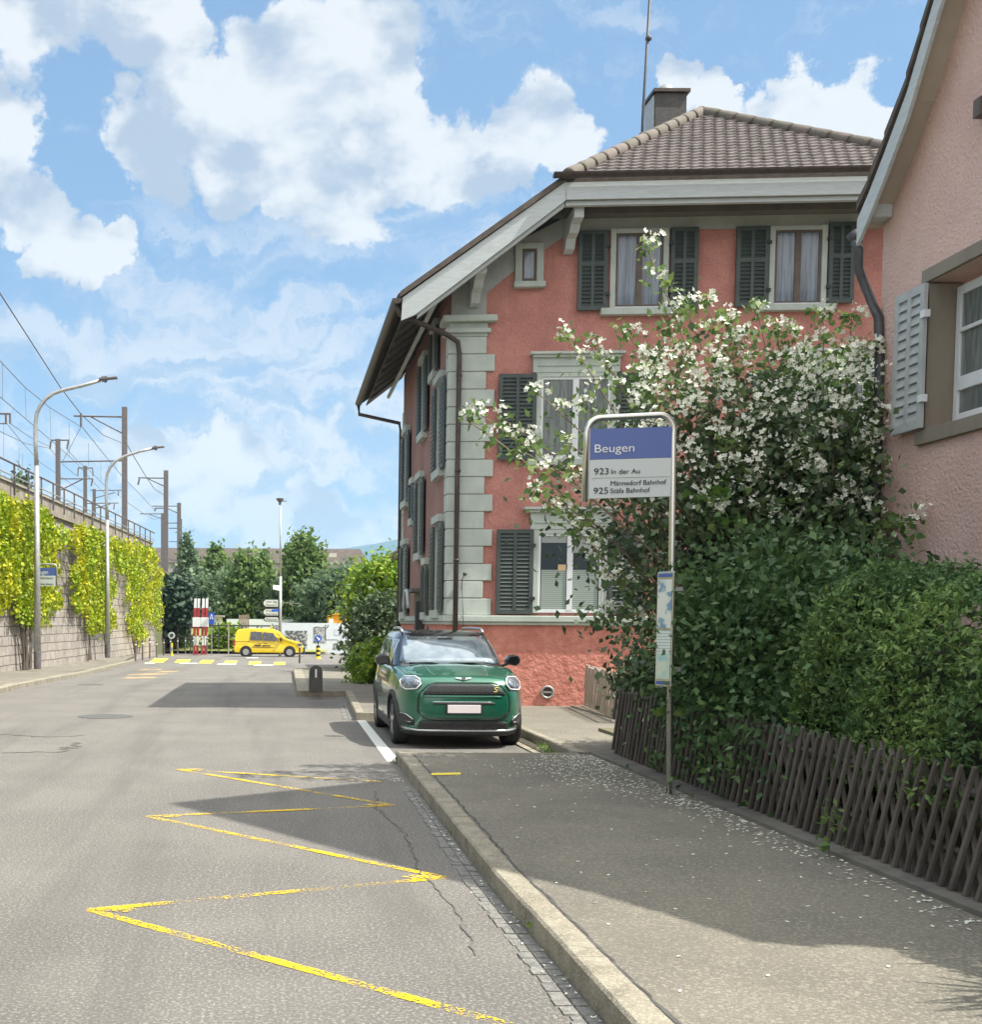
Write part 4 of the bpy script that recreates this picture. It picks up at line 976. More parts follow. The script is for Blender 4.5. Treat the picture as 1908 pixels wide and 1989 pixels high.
for yc in (.83, 3.50):
    for s in (-1, 1):
        ar = MB(); N = 22; q = []
        for i in range(N+1):
            a = math.pi*(-.06+1.12*i/N); rr0, rr1 = .385, .445
            for rr, dx in ((rr0,.0), (rr0,.022), (rr1,.018), (rr1,-.02)):
                yy, zz_ = yc-rr*math.cos(a), .335+rr*math.sin(a)
                hh = bvh.ray_cast(Vector((s*1.5, yy, min(zz_, .74))), Vector((-s,0,0))); bx_ = hh[0].x if hh[0] else s*.9
                q.append((bx_+s*dx if rr == rr1 or dx else bx_-s*.06, yy, zz_))
        ar.add(q, [(i*4+k, i*4+(k+1) % 4, i*4+4+(k+1) % 4, i*4+4+k) for i in range(N) for k in range(4)])
        ar.build('wheel_arch', BLACKP, car, smooth=False)
def wheel(name, parent, c, r, wd_, s, rimm, spokes=5, local=True):
    t = MB(); t.lathe(c, [(r*.70,-wd_/2), (r*.93,-wd_/2), (r,-wd_*.36), (r,wd_*.36), (r*.93,wd_/2), (r*.70,wd_/2)], 36, axis='x'); root = t.build('wheel', RUBBER, parent, smooth=False, bevel=0)
    rm = MB(); x = c[0]+s*wd_*.44; N = 30
    ring = [(x, c[1]+r*.68*math.cos(2*math.pi*i/N), c[2]+r*.68*math.sin(2*math.pi*i/N)) for i in range(N+1)]; rm.tube(ring, r*.035, 6, cap=False)
    for k in range(spokes):
        a = 2*math.pi*k/spokes+.3; e = Vector((0, math.cos(a), math.sin(a))); f_ = Vector((0, -math.sin(a), math.cos(a))); C_ = Vector((x, c[1], c[2]))
        rm.obox(C_+e*r*.36, e*r*.32, f_*r*.075, Vector((s*.015,0,0)))
    rm.lathe((x-.012 if s > 0 else x-.012, c[1], c[2]), [(r*.16,0), (r*.16,.024), (.01,.028)], 16, axis='x')
    rm.build('rim', rimm, root)
    dk = MB(); dk.lathe((c[0]+s*wd_*.25-.01, c[1], c[2]), [(r*.68,0), (r*.68,.02)], 24, axis='x'); dk.build('brake_disc', BLACKP, root)
    return root
for yc in (.83, 3.50):
    for s in (-1, 1): wheel('wheel', car, (s*.785, yc, .335), .335, .225, s, SILVER)
# underbody so the arches are not see-through
ub = MB(); ub.box(-.68,.68,.35,4.1,.19,.60); ub.build('underbody', BLACKP, car)
for s in (-1, 1): # mirrors
    m_ = MB(); prof = [(.0,.0), (.05,.02), (.16,.0), (.22,.055), (.215,.13), (.15,.175), (.05,.165), (0,.10)]
    m_.prism([(s*(.86+x), 1.50, 1.09+z) for x, z in prof], (0,.16,0)); mo = m_.build('door_mirror', BLACKG, car, bevel=.025)
    m_ = MB(); m_.obox((s*.845,1.60,1.10), (s*.05,0,.02), (0,.04,0), (0,0,.018)); m_.build('mirror_arm', BLACKP, mo)
for s in (-1, 1):
    rr_ = MB(); rr_.tube([(s*.62,2.15,1.58), (s*.62,2.3,1.635), (s*.585,3.0,1.645), (s*.575,3.7,1.635), (s*.57,3.95,1.57)], .022, 8); rr_.build('roof_rail', mat('roof_rail_silver', (.35,.36,.38), rough=.3, metal=.7), car, smooth=True)
wp = MB()
for x0, x1 in ((.66,-.02), (.05,-.60)):
    a = cbvh.ray_cast(Vector((x0,-1.5,1.10)), Vector(F))[0]; b_ = cbvh.ray_cast(Vector((x1,-1.5,1.135)), Vector(F))[0]; c_ = cbvh.ray_cast(Vector(((x0+x1)/2,-1.5,1.135)), Vector(F))[0]
    wp.tube([a+Vector((0,-.02,0)), c_+Vector((0,-.02,.012)), b_+Vector((0,-.015,.005))], .009, 6)
wp.build('wiper', BLACKP, car)
md = MB(); a = cbvh.ray_cast(Vector((0,-1.5,1.47)), Vector(F))[0]; md.box(-.11,.11,a.y-.012,a.y+.1,1.455,1.50); md.build('camera_housing', BLACKP, car)
at = MB(); at.prism([(0-.02,3.75,1.60), (-.02,3.95,1.60), (-.02,3.93,1.66), (-.02,3.88,1.665)], (.04,0,0)); at.build('roof_fin', BLACKG, car)
shift_children(car)
# ================================================================== YELLOW VAN
VY = 76.0; va = P(456,1275,VY); vb_ = P(587,1276,VY); VZ = terr(VY); VLn = 4.42
van = thing('yellow_van', 'yellow delivery van with dark side windows and roof bars crossing beyond the crossing', 'van', (va.x, VY, VZ))
def vprof(y, inset, o=0):
    pts = [(.02,.34), (.0,.60), (.04,1.0), (.16,1.62), (.30,1.74), (.9,1.80), (2.0,1.80), (2.55,1.74), (2.85,1.62), (3.35,1.16), (3.55,1.08), (4.05,.98), (4.30,.86), (4.40,.62), (4.40,.36), (4.30,.27), (.12,.27)]
    return [(x, y+(inset if z > 1.0 else 0)*min((z-1.0)/.75, 1), z) for x, z in pts]
vm_ = MB(); a = vprof(-.88,.14); b_ = vprof(.88,-.14); n = len(a)
vm_.add(a+b_, [tuple(range(n)), tuple(range(n, 2*n))[::-1]]+[(i, n+i, n+(i+1) % n, (i+1) % n) for i in range(n)])
vm_.build('body', YELV, van, bevel=.04)
def sw(pts, name, m, off=.012, z_in=True):
    mb = MB()
    def yy(z): return -.88+.14*min(max((z-1.0)/.75,0),1)
    mb.prism([(x, yy(z)-off, z) for x, z in pts], (0,.01,0)); return mb.build(name, m, van)
VGL = mat('dark_van_glass', (.05,.052,.055), (.10,.105,.11), 6, .25, spec=.6)
sw([(1.02,1.08), (1.80,1.05), (1.80,1.58), (1.08,1.60)], 'side_window', VGL); sw([(1.86,1.05), (2.86,1.0), (2.5,1.52), (1.86,1.58)], 'side_window', VGL)
sw([(.05,.95), (1.0,.95), (1.0,.98), (.05,.98)], 'slide_rail', BLACKP); sw([(1.15,.62), (2.55,.60), (2.55,.635), (1.15,.655)], 'side_strip', BLACKP)
sw([(1.30,.70), (1.75,.695), (1.75,.78), (1.30,.785)], 'side_lettering', COPPER); sw([(1.82,.69), (2.35,.68), (2.35,.74), (1.82,.755)], 'side_lettering', COPPER)
sw([(1.55,.84), (1.75,.84), (1.75,.87), (1.55,.87)], 'door_handle', BLACKP, .02); sw([(1.92,.84), (2.12,.84), (2.12,.87), (1.92,.87)], 'door_handle', BLACKP, .02)
sw([(1.82,.32), (1.835,.32), (1.835,1.62), (1.82,1.62)], 'door_gap', COPPER, .006)
wsn = MB(); wsn.prism([(2.93,-.70,1.57), (3.36,-.82,1.17), (3.36,.82,1.17), (2.93,.70,1.57)], (.02,0,.03)); wsn.build('windscreen', WSCREEN, van)
wsn = MB(); wsn.prism([(2.90,-.78,1.53), (3.28,-.875,1.16), (3.20,-.885,1.13), (2.76,-.80,1.56)], (0,-.01,0)); wsn.build('pillar', YELV, van)
bp = MB(); bp.box(-.10,.30,-.87,.87,.24,.46); bp.box(4.05,4.52,-.86,.86,.20,.40); bp.box(4.20,4.50,-.84,.84,.40,.62); bp.build('bumper', BLACKP, van, bevel=.04)
hl = MB(); hl.box(4.02,4.36,-.90,-.6,.72,.86); hl.build('headlight', LAMPG, van, bevel=.03); hl = MB(); hl.box(-.02,.1,-.89,-.75,.70,1.10); hl.build('tail_light', REDP, van, bevel=.01)
mr = MB(); mr.box(2.92,3.06,-1.05,-.86,1.02,1.22); mr.build('door_mirror', BLACKP, van, bevel=.02)
for x in (.78, 3.55):
    for s in (-1, 1):
        t = MB(); c = (x, s*.80, .32); t.lathe(c, [(.2,-.1), (.30,-.1), (.32,-.07), (.32,.07), (.30,.1), (.2,.1)], 26, axis='y'); wr = t.build('wheel', RUBBER, van)
        t = MB(); yv = c[1]+s*.105
        for k in range(7): a = k*2*math.pi/7; e = Vector((math.cos(a),0,math.sin(a))); t.obox(Vector((x,yv,.32))+e*.11, e*.09, Vector((-e.z,0,e.x))*.025, (0,.008,0))
        t.lathe((x,yv-.01,.32), [(.2,0), (.2,.012)], 20, axis='y'); t.build('rim', mat('grey_rim', (.38,.38,.38), rough=.5, metal=.4), wr)
        ar = MB(); ar.lathe((x, s*.885-.005, .33), [(.385,0), (.385,.01)], 26, axis='y'); ar.build('wheel_arch', BLACKP, van)
rk_ = MB()
for x in (.7, 1.7, 2.4):
    rk_.box(x-.02, x+.02, -.66, .66, 1.86, 1.89); 
    for s in (-1, 1): rk_.box(x-.02, x+.02, s*.64-.02, s*.64+.02, 1.77, 1.87)
rk_.build('roof_bars', BLACKP, van); bc = MB(); bc.lathe((2.35,0,1.79), [(.09,0), (.06,.12), (.02,.2)], 12); bc.build('roof_light', YELV, van)
van.rotation_euler = (0, 0, -.05); van.scale = (1,1,1)
shift_children(van)
# ================================================================== BUS STOP SIGN (near)
bsY = G(1300,1543,.134).y
def bP(px, py): return P(px, py, bsY)
pt = bP(1307,845); pb = bP(1300,1543); pb.z = .13
stp = thing('bus_stop_sign', 'bus stop sign reading Beugen in a bent steel frame on the pavement by the fence', 'bus stop sign', tuple(pb))
fr = MB()
def arc(c, r, a0, a1, n=6): return [Vector((c.x+r*math.cos(R(a)), c.y, c.z+r*math.sin(R(a)))) for a in [a0+(a1-a0)*i/n for i in range(n+1)]]
xr, xl = bP(1307,900).x, bP(1139,900).x; zt_ = bP(1220,809).z; zl_b = bP(1137,975).z; rr_ = .13
path = [Vector((pb.x, bsY, .134)), Vector(((pb.x+xr)/2, bsY, 1.7)), Vector((xr, bsY, zt_-rr_-.05))]+arc(Vector((xr-rr_, bsY, zt_-rr_+.015)), rr_, 0, 90)+arc(Vector((xl+rr_, bsY, zt_-rr_-.015)), rr_, 90, 180)+[Vector((xl-.01, bsY, zl_b))]
fr.tube(path, .029, 12); fr.build('pole', CHROME, stp, smooth=True)
a = bP(1146,834); c = bP(1301,968.5); sk = (bP(1302,829).z-bP(1146,835).z)
zbl = bP(1220,890).z; ztp = bP(1146,834).z; zbt = bP(1146,969).z
def panel(x0, x1, z0l, z1l, m, name, t=.012, dy=0):
    mb = MB(); mb.prism([(x0,bsY-.02+dy,z0l), (x1,bsY-.02+dy,z0l+sk*.8), (x1,bsY-.02+dy,z1l+sk*.8), (x0,bsY-.02+dy,z1l)], (0,t*2.5,0)); return mb.build(name, m, stp)
zmid = bP(1146,893.5).z
p1_ = panel(a.x, c.x, zmid, ztp, BLUES, 'blue_panel'); p2_ = panel(a.x, c.x, zbt, zmid-.003, WSIGN, 'destination_panel')
ed = MB(); ed.prism([(a.x-.012,bsY-.022,zbt-.01), (a.x,bsY-.022,zbt-.01), (a.x,bsY-.022,ztp), (a.x-.012,bsY-.022,ztp)], (0,.045,0)); ed.prism([(c.x,bsY-.022,zbt+sk*.8), (c.x+.012,bsY-.022,zbt+sk*.8), (c.x+.012,bsY-.022,ztp+sk*.8), (c.x,bsY-.022,ztp+sk*.8)], (0,.045,0)); ed.build('panel_edge', GALV, stp)
ex = (c.x-a.x, 0, sk*.8); ez = (0, 0, 1)
def tx(s, px, py, h, w_, m, par, bold=0.0):
    o = bP(px, py); o.y = bsY-.026; cap = h*bsY/FPX
    place_text(s, cap/.70, o, ex, ez, m, par, width=w_*bsY/FPX, bold=bold)
tx('Beugen', 1152, 880, 15.5, 76, WHP, p1_)
tx('923', 1152, 922.5, 12, 28, BLKT, p2_); tx('In der Au', 1185, 921.5, 9, 55, BLKT, p2_)
tx('925', 1151, 960, 12, 28, BLKT, p2_); tx('M\u00e4nnedorf Bahnhof', 1184, 944, 9, 107, BLKT, p2_); tx('St\u00e4fa Bahnhof', 1184, 958.5, 9, 76, BLKT, p2_)
ln = MB(); o1 = bP(1148,929.5); o2 = bP(1300,926.3); ln.tube([(o1.x,bsY-.022,o1.z), (o2.x,bsY-.022,o2.z)], .0018, 4); ln.build('divider', GALV, p2_)
# timetable case, turned away to a narrow view
tA, tB = bP(1278,1110), bP(1307,1335)
tc = MB(); zt1, zt0 = bP(1292,1110).z, bP(1290,1335).z
cpt = Vector((bP(1292,1200).x, bsY-.07, (zt0+zt1)/2)); ea = Vector((.28, -.96, 0)).normalized(); wv = .30
# case plane: runs from the pole towards the camera, seen obliquely
ax_ = Vector((.115, .0, 0)); axd = Vector((.150,-.10,0)); hw = Vector((.148,.18,0)); hw = hw.normalized()*.155
hn = Vector((hw.y,-hw.x,0)).normalized()*.02; cc = Vector((bP(1292,1200).x, bsY-.20, cpt.z)); hz = (zt1-zt0)/2*(bsY-.2)/bsY
hw = Vector((.052,-.075,0))
hn = Vector((-hw.y, hw.x, 0)).normalized()*-.018
cc.x = 525; cc = P(1293,1222,bsY-.16); 
tcb = MB(); tcb.obox(cc, hw, hn, (0,0,hz)); tco = tcb.build('timetable_case', CHROME, stp, bevel=.012)
face_n = Vector((-hw.y, hw.x, 0)).normalized()
if face_n.y > 0: face_n = -face_n
def tpan(z0, z1, m, name, k=.82, d=.0215):
    mb = MB(); q = cc+face_n*d; mb.obox((q.x, q.y, cc.z+(z0+z1)/2*hz), hw*k, face_n*.0012, (0,0,(z1-z0)/2*hz)); return mb.build(name, m, tco)
tpan(.90,.96, BLUES, 'header_strip'); tpan(-.96,-.90, BLUES, 'footer_strip')
tpan(.02,.86, mat('poster_print', (.18,.30,.42), (.66,.70,.64), 9, .25, coat=.6, mixlo=.42, mixhi=.55), 'poster'); 
def rows(b, co, c_):
    s = b.n('ShaderNodeSeparateXYZ'); b.put(s.inputs[0], co); w_ = b.m('SINE', b.m('MULTIPLY', s.outputs[2], 230.)); return b.mix(b.ss(w_, .1, .5), c_, c3(.42,.50,.50))
tpan(-.86,-.02, mat('timetable_print', (.66,.72,.68), rough=.25, coat=.6, extra=rows), 'timetable')
tpan(-.86,-.42, mat('map_print', (.30,.55,.56), (.62,.68,.55), 7, .25, coat=.5), 'map', d=.0235)
bk = MB(); bk.obox(Vector((pb.x+.01, bsY-.05, cc.z+hz*.7)), (.03,0,0), (0,.07,0), (0,0,.02)); bk.obox(Vector((pb.x+.01, bsY-.05, cc.z-hz*.7)), (.03,0,0), (0,.07,0), (0,0,.02)); bk.build('bracket', GALV, stp)
# ================================================================== LATTICE FENCE of split rails
FXn = 4.08
def hunter_fence(name, label, p0, p1, h, m, sp=.135, zb=.16, grp=None, seed=1, railm=None):
    p0, p1 = Vector(p0), Vector(p1); L = (p1-p0).length; d = (p1-p0).normalized(); nn = Vector((-d.y, d.x, 0)); r = random.Random(seed)
    t = thing(name, label, 'fence', tuple(p0), grp)
    for side in (0, 1):
        mb = MB(); s = -.3
        while s < L+.1:
            lean = .30 if side == 0 else -.30; j = r.uniform(-.015, .015); hh = h*(1+r.uniform(-.04, .04))
            s0, s1 = s+j, s+lean+j
            a, b_ = max(min(s0, L), 0), max(min(s1, L), 0)
            if abs(b_-a) < .05: s += sp; continue
            f0 = (a-s0)/(s1-s0); f1 = (b_-s0)/(s1-s0)
            A = p0+d*a+nn*(.022*(1 if side else -1))+Vector((0,0,zb+hh*f0)); B = p0+d*b_+nn*(.022*(1 if side else -1))+Vector((0,0,zb+hh*f1))
            mb.tube([A, A.lerp(B, .5)+nn*r.uniform(-.008, .008)+d*r.uniform(-.01, .01), B, B+(B-A).normalized()*.03], .021*r.uniform(.8, 1.15), 6, r2=.015)
            s += sp
        mb.build('lattice', m, t)
    for z in (.22, h-.14):
        mb = MB(); mb.tube([p0+nn*.06+Vector((0,0,zb+z)), p1+nn*.06+Vector((0,0,zb+z))], .03, 6); mb.build('rail', railm or m, t)
    n = int(L/2.2)+1
    for i in range(n+1):
        q = p0+d*(L*i/n)+nn*.12; mb = MB(); mb.tube([q+Vector((0,0,.05)), q+Vector((0,0,zb+h-.05))], .045, 8); mb.build('post', railm or m, t)
    return t
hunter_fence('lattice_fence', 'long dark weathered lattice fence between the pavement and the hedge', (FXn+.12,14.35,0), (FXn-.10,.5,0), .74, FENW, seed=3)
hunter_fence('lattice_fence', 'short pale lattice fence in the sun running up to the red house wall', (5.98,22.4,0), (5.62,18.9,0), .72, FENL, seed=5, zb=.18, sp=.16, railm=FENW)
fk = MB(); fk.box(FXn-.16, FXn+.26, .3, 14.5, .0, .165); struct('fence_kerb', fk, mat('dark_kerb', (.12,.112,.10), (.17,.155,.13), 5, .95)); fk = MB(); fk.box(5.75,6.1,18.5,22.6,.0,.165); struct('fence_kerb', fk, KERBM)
# soil under the hedge
gd = MB(); gd.box(FXn+.26, 6.33, -4, 14.3, 0, .18); gd.box(4.9, 6.33, 14.3, 17.6, 0, .178); struct('garden_bed', gd, GROUND)
# ================================================================== FLOWERING BUSH
JY = 13.0
def jP(px, py, Y): return P(px, py, Y)
jb_ = thing('flowering_bush', 'large mock orange bush covered in white blossom behind the bus stop sign', 'bush', (5.9, 13.4, .18))
tips = [(905,815,12.3), (925,800,12.4), (975,812,12.4), (1010,872,12.5), (1100,655,12.8), (1140,665,12.9), (1215,645,12.8), (1255,478,12.6), (1040,760,12.7), (1060,955,12.6), (1030,960,12.4), (1180,700,12.9),
        (1300,640,13.0), (1330,600,13.0), (1370,590,13.2), (1410,620,13.2), (1470,600,13.3), (1445,650,13.4), (1510,650,13.0), (1540,640,13.2), (1600,610,13.3), (1655,620,13.0), (1680,680,12.9), (1740,715,12.8),
        (1700,760,12.6), (1100,860,12.6), (1130,780,12.7), (1240,720,12.9), (1280,690,13.1), (1095,1005,12.4), (1160,1080,12.6), (1190,1190,12.6), (1175,1110,12.4),
        (1795,860,11.9), (1760,1010,11.8), (1800,1070,11.8), (1840,1090,11.7), (1720,1010,12.0), (1560,700,13.2), (1620,700,13.4), (1620,790,12.7), (1500,760,12.8), (1400,720,12.9), (1330,760,12.9), (1680,900,12.4), (1560,870,12.5), (1420,860,12.6), (1700,830,12.6), (1380,960,12.5), (1500,980,12.5), (1620,980,12.3), (1240,960,12.7), (1200,870,12.8), (1230,1060,12.7), (1150,940,12.7)]
rj = random.Random(11); rj2 = np.random.default_rng(5)
br = MB(); leaves = []; flows = []; fleafy = []
base = Vector((5.9, 13.3, .18))
for i, (px, py, Y) in enumerate(tips):
    e = jP(px, py, Y+rj.uniform(-.35, .35)); b0 = base+Vector((rj.uniform(-.7,.7), rj.uniform(-.4,.5), 0))
    mid = b0.lerp(e, .55)+Vector((0, 0, (e-b0).length*rj.uniform(.10,.16)))
    pts = []
    for k in range(13):
        t = k/12; pts.append((b0*(1-t)**2+mid*2*t*(1-t)+e*t*t))
    br.tube(pts, .016, 5, r2=.006)
    L = (e-mid).length
    for k in range(5, 13):
        q = pts[k]; n_ = 30 if k > 6 else 46; sg = .15+.13*(12-k)/7
        if k < 9: sg *= 1.7; n_ = int(n_*1.9)
        else: sg = .065+.05*(12-k)
        if px < 1190: n_ = int(n_*.55)
        if py > 930 and px < 1260:
            if k < 8: continue
            n_ = 14; sg = .07
        (leaves if k < 10 else fleafy).append(np.array(q)+rj2.normal(size=(n_, 3))*[sg, sg, sg*.9])
    for k in (8, 9, 10, 11, 12):
        if rj.random() < (.92 if k > 10 else .42):
            q = pts[k]+Vector((rj.uniform(-.08,.08), -.04-rj.uniform(0,.12), rj.uniform(-.02,.09))); n_ = rj.randint(6, 15) if k > 10 else rj.randint(4, 11)
            flows.append(np.array(q)+rj2.normal(size=(n_+4, 3))*[.05, .04, .042])
# body of the bush
body_c, q = clumps((5.95, 13.5, 2.15), (1.45, 1.1, 1.7), 135, 100, .5, seed=21, shell=.35, flat=.9); leaves.append(body_c)
body_c, q = clumps((5.60, 13.2, 1.6), (.95, .8, 1.2), 55, 100, .5, seed=22, shell=.3, flat=.9); leaves.append(body_c)
body_c, q2 = clumps((6.0, 13.3, 3.45), (1.35, .8, .85), 60, 60, .42, seed=23, shell=.4, flat=.9); leaves.append(body_c)
for c_ in list(q)[:]+list(q2)*1:
    if c_[1] < 13.5 and rj.random() < .4:
        flows.append(np.array(c_)+[0,-.32,0]+rj2.normal(size=(rj.randint(4,9), 3))*[.09,.07,.08])
for _ in range(170):
    px = 1230+490*rj.random(); py = 660+350*rj.random()**1.1
    e = jP(px, py, 12.35+rj.uniform(-.15,.3)); flows.append(np.array(e)+rj2.normal(size=(rj.randint(3,11),3))*[.048,.04,.045])
LV = np.vstack(leaves)
LV = LV[(LV[:,0] < 6.34)|((LV[:,1] > 12.5)&(LV[:,0] < 8))]
leafcloud('foliage', LV, .062, LEAFD, jb_, seed=4, aspect=1.5, up=.15)
leafcloud('tip_foliage', np.vstack(fleafy), .058, LEAFM, jb_, seed=14, aspect=1.5, up=.2)  # lighter leaf material towards the branch tips
FL = np.vstack(flows); 
def flowers(name, C, size, m, parent, seed=1):
    r = np.random.default_rng(seed); N = len(C); V = []; Fc = []
    for i in range(N):
        n = r.normal(size=3)+[-.15,-.7,.45]; n /= np.linalg.norm(n); a = np.cross(n, r.normal(size=3)); a /= np.linalg.norm(a); b_ = np.cross(n, a); s = size*(.75+.5*r.random())
        for k in range(4):
            t = k*math.pi/2; u = a*math.cos(t)+b_*math.sin(t); w = -a*math.sin(t)+b_*math.cos(t); o = len(V)
            V += [C[i], C[i]+u*s*.55+w*s*.42+n*s*.15, C[i]+u*s+n*s*.28, C[i]+u*s*.55-w*s*.42+n*s*.15]; Fc.append((o, o+1, o+2, o+3))
    me = bpy.data.meshes.new(name); me.from_pydata([tuple(v) for v in V], [], Fc); me.materials.append(m); me.update(); return link(name, me, parent)
flowers('blossom', FL, .029, PETAL, jb_)
br.build('branches', BRANCH, jb_)
# ================================================================== SHRUBS AND HEDGE
def solid_hedge(name, label, lo, hi, n, leaf, m, cat, seed, bumps=.12, tips_m=None, top=None):
    r = np.random.default_rng(seed); lo = np.array(lo); hi = np.array(hi); S = hi-lo
    t = thing(name, label, cat, ((lo[0]+hi[0])/2, (lo[1]+hi[1])/2, lo[2]))
    # points on the shell of a rounded box
    P_ = r.random((n, 3)); f = r.random(n); ar = np.array([S[1]*S[2], S[0]*S[1], S[0]*S[2]]); ar = ar/ar.sum()
    ax = r.choice(3, size=n, p=[.45, .30, .25])
    P_[ax == 0, 0] = np.abs(r.normal(0, .09, (ax == 0).sum())); P_[ax == 1, 2] = 1-np.abs(r.normal(0, .06, (ax == 1).sum()))
    k = ax == 2; P_[k, 1] = np.where(r.random(k.sum()) < .5, np.abs(r.normal(0, .03, k.sum())), 1-np.abs(r.normal(0, .03, k.sum())))
    C = lo+P_*S
    # rounding and lumps
    ph = r.random(3)*6
    lump = np.sin(C[:,1]*2.3+ph[0])*np.cos(C[:,2]*2.9+ph[1])*.5+np.sin(C[:,1]*5.3+C[:,2]*4.1+ph[2])*.3
    C[:,0] -= bumps*lump*(1-P_[:,0]); C[:,2] += bumps*lump*P_[:,2]
    ro = np.clip((P_[:,2]-.72)/.28, 0, 1)**2; C[:,0] += ro*.28*(1-2*P_[:,0])*S[0]*.8*(P_[:,0] < .5)
    e = np.clip((P_[:,1]-.70)/.30, 0, 1)**1.6; C[:,2] -= e*P_[:,2]*S[2]*.22; C[:,0] += e*.3*S[0]*(P_[:,0] < .5)
    if top is not None: C[:,2] = lo[2]+(C[:,2]-lo[2])*np.array([top(y) for y in C[:,1]])
    # small sprays
    k = 5; Cs = np.repeat(C, k, 0)+r.normal(size=(n*k, 3))*leaf*.9
    leafcloud('foliage', Cs, leaf, m, t, seed=seed, aspect=2.4, up=.35)
    co = MB(); co.box(lo[0]+.42, hi[0]-.2, lo[1]+.2, hi[1]-2.2, lo[2], lo[2]+S[2]*.62); co.build('inner_twigs', mat('dark_twigs', (.028,.032,.02), (.04,.045,.03), 9, 1), t)
    return t
hd = solid_hedge('yew_hedge', 'clipped bright green yew hedge behind the fence at the right edge', (4.12,2.0,.62), (5.75,11.2,2.10), 21000, .021, YEWM, 'hedge', 31, bumps=.13)
sh_ = thing('shrub', 'dense dark green shrub between the yew hedge and the flowering bush', 'shrub', (5.1,11.3,.18))
L1_, _ = clumps((4.86,11.0,1.28), (.82,2.3,1.08), 290, 105, .42, seed=41, shell=.65, flat=.9); leafcloud('foliage', L1_, .048, LEAFD if 0 else mat('shrub_leaf', (.055,.115,.040), (.085,.155,.05), 1.5, .5, transl=.2, island=.35), sh_, seed=42)
for q_ in ([(5.2,12.6,.2), (5.2,12.5,1.6)], [(5.3,10.4,.2), (5.25,10.6,1.7)]): co = MB(); co.tube(q_, .3, 8); co.build('stem', BARK, sh_)
# maple sprays growing out by the pole
sp = thing('creeper', 'light green leafy creeper shoots hanging over the fence behind the pole', 'climbing plant', (4.4,12.2,.2))
pts = []
for px, py, Y in [(1340,1190,11.9), (1360,1250,11.8), (1325,1290,11.9), (1375,1180,11.7), (1345,1370,11.9), (1340,1120,12.0), (1390,960,12.1), (1430,1010,12.0), (1340,1300,11.9), (1310,1380,11.8), (1345,1200,11.9)]:
    e = P(px, py, Y); pts.append(np.array(e)+rj2.normal(size=(14, 3))*[.11, .08, .035])
leafcloud('foliage', np.vstack(pts), .085, mat('creeper_leaf', (.10,.19,.045), (.14,.24,.05), 2, .5, transl=.3, island=.25), sp, seed=44)
lowl = thing('bush', 'dark bramble bush leaning over the pale fence in front of the red wall', 'bush', (4.95,15.6,.18))
L1_, _ = clumps((5.35,15.0,.95), (.70,.9,.8), 70, 70, .36, seed=51, shell=.5, flat=.9); L2_ = [L1_]
for px, py in [(1225,1305), (1240,1345), (1260,1310), (1210,1240), (1180,1212), (1150,1195), (1225,1180), (1250,1260), (1205,1320)]:
    e = P(px, py, 15.0); L2_.append(np.array(e)+rj2.normal(size=(34, 3))*[.13,.12,.09])
leafcloud('foliage', np.vstack(L2_), .066, LEAFD, lowl, seed=52)
st_ = MB()
for x in (-.2, .1, .3): st_.tube([(5.1+x,15.2,.18), (5.1+x*1.6,15.1,1.2)], .02, 6)
st_.build('stems', BARK, lowl)
# weeds
for i, (px, py, h, lb) in enumerate([(1610,1665,.33,'small leafy weed growing at the foot of the dark fence'), (1275,1505,.25,'leafy seedling at the fence foot left of the sign pole')]):
    b_ = G(px, py, .14); wt = thing('weed', lb, 'plant', tuple(b_)); L_ = np.array(b_)+np.random.default_rng(60+i).normal(size=(46,3))*[.05,.05,.10]+[0,0,h*.6]
    L_[:,2] = np.maximum(L_[:,2], b_.z+.01); leafcloud('foliage', L_, .032, LEAFM, wt, seed=61+i, aspect=2.2); s_ = MB(); s_.tube([b_, b_+Vector((.01,0,h))], .004, 5); s_.build('stem', STEM, wt)
# off to the right: the garden shrub whose leaf shadows fall on the pavement
gs = thing('garden_shrub', 'spiky garden shrub at the right edge that throws leafy shadows on the pavement', 'shrub', (4.9,3.6,.18))
r_ = random.Random(9); s_ = MB(); S1 = G(1850,1945,.134); S2 = G(1862,1868,.134); gb = Vector((0,0,0))
for S_, n_, hh in ((S1, 34, 1.65), (S2, 18, 1.75)):
    o_ = S_+SUN*((hh)/SUN.z)+Vector((.42,.05,0)); gb = o_ if S_ is S1 else gb
    for i in range(n_):
        a = o_+Vector((r_.uniform(-.1,.25), r_.uniform(-.12,.12), r_.uniform(-.1,.1))); dd = Vector((-r_.uniform(.15,.62), r_.uniform(-.22,.30), r_.uniform(-.12,.12))); n = Vector((0,0,1)).cross(dd).normalized()*.018
        m_ = a+dd*.5; e = a+dd*1.05; s_.add([a-n*.4, m_-n, e, m_+n, a+n*.4], [(0,1,2,3,4)])
s_.build('leaves', LEAFM, gs); s_ = MB(); s_.tube([(gb.x+.15,gb.y,.18), gb+Vector((.15,0,0))], .05, 8); s_.build('stem', BARK, gs); gs['wl'] = tuple(gs.location)
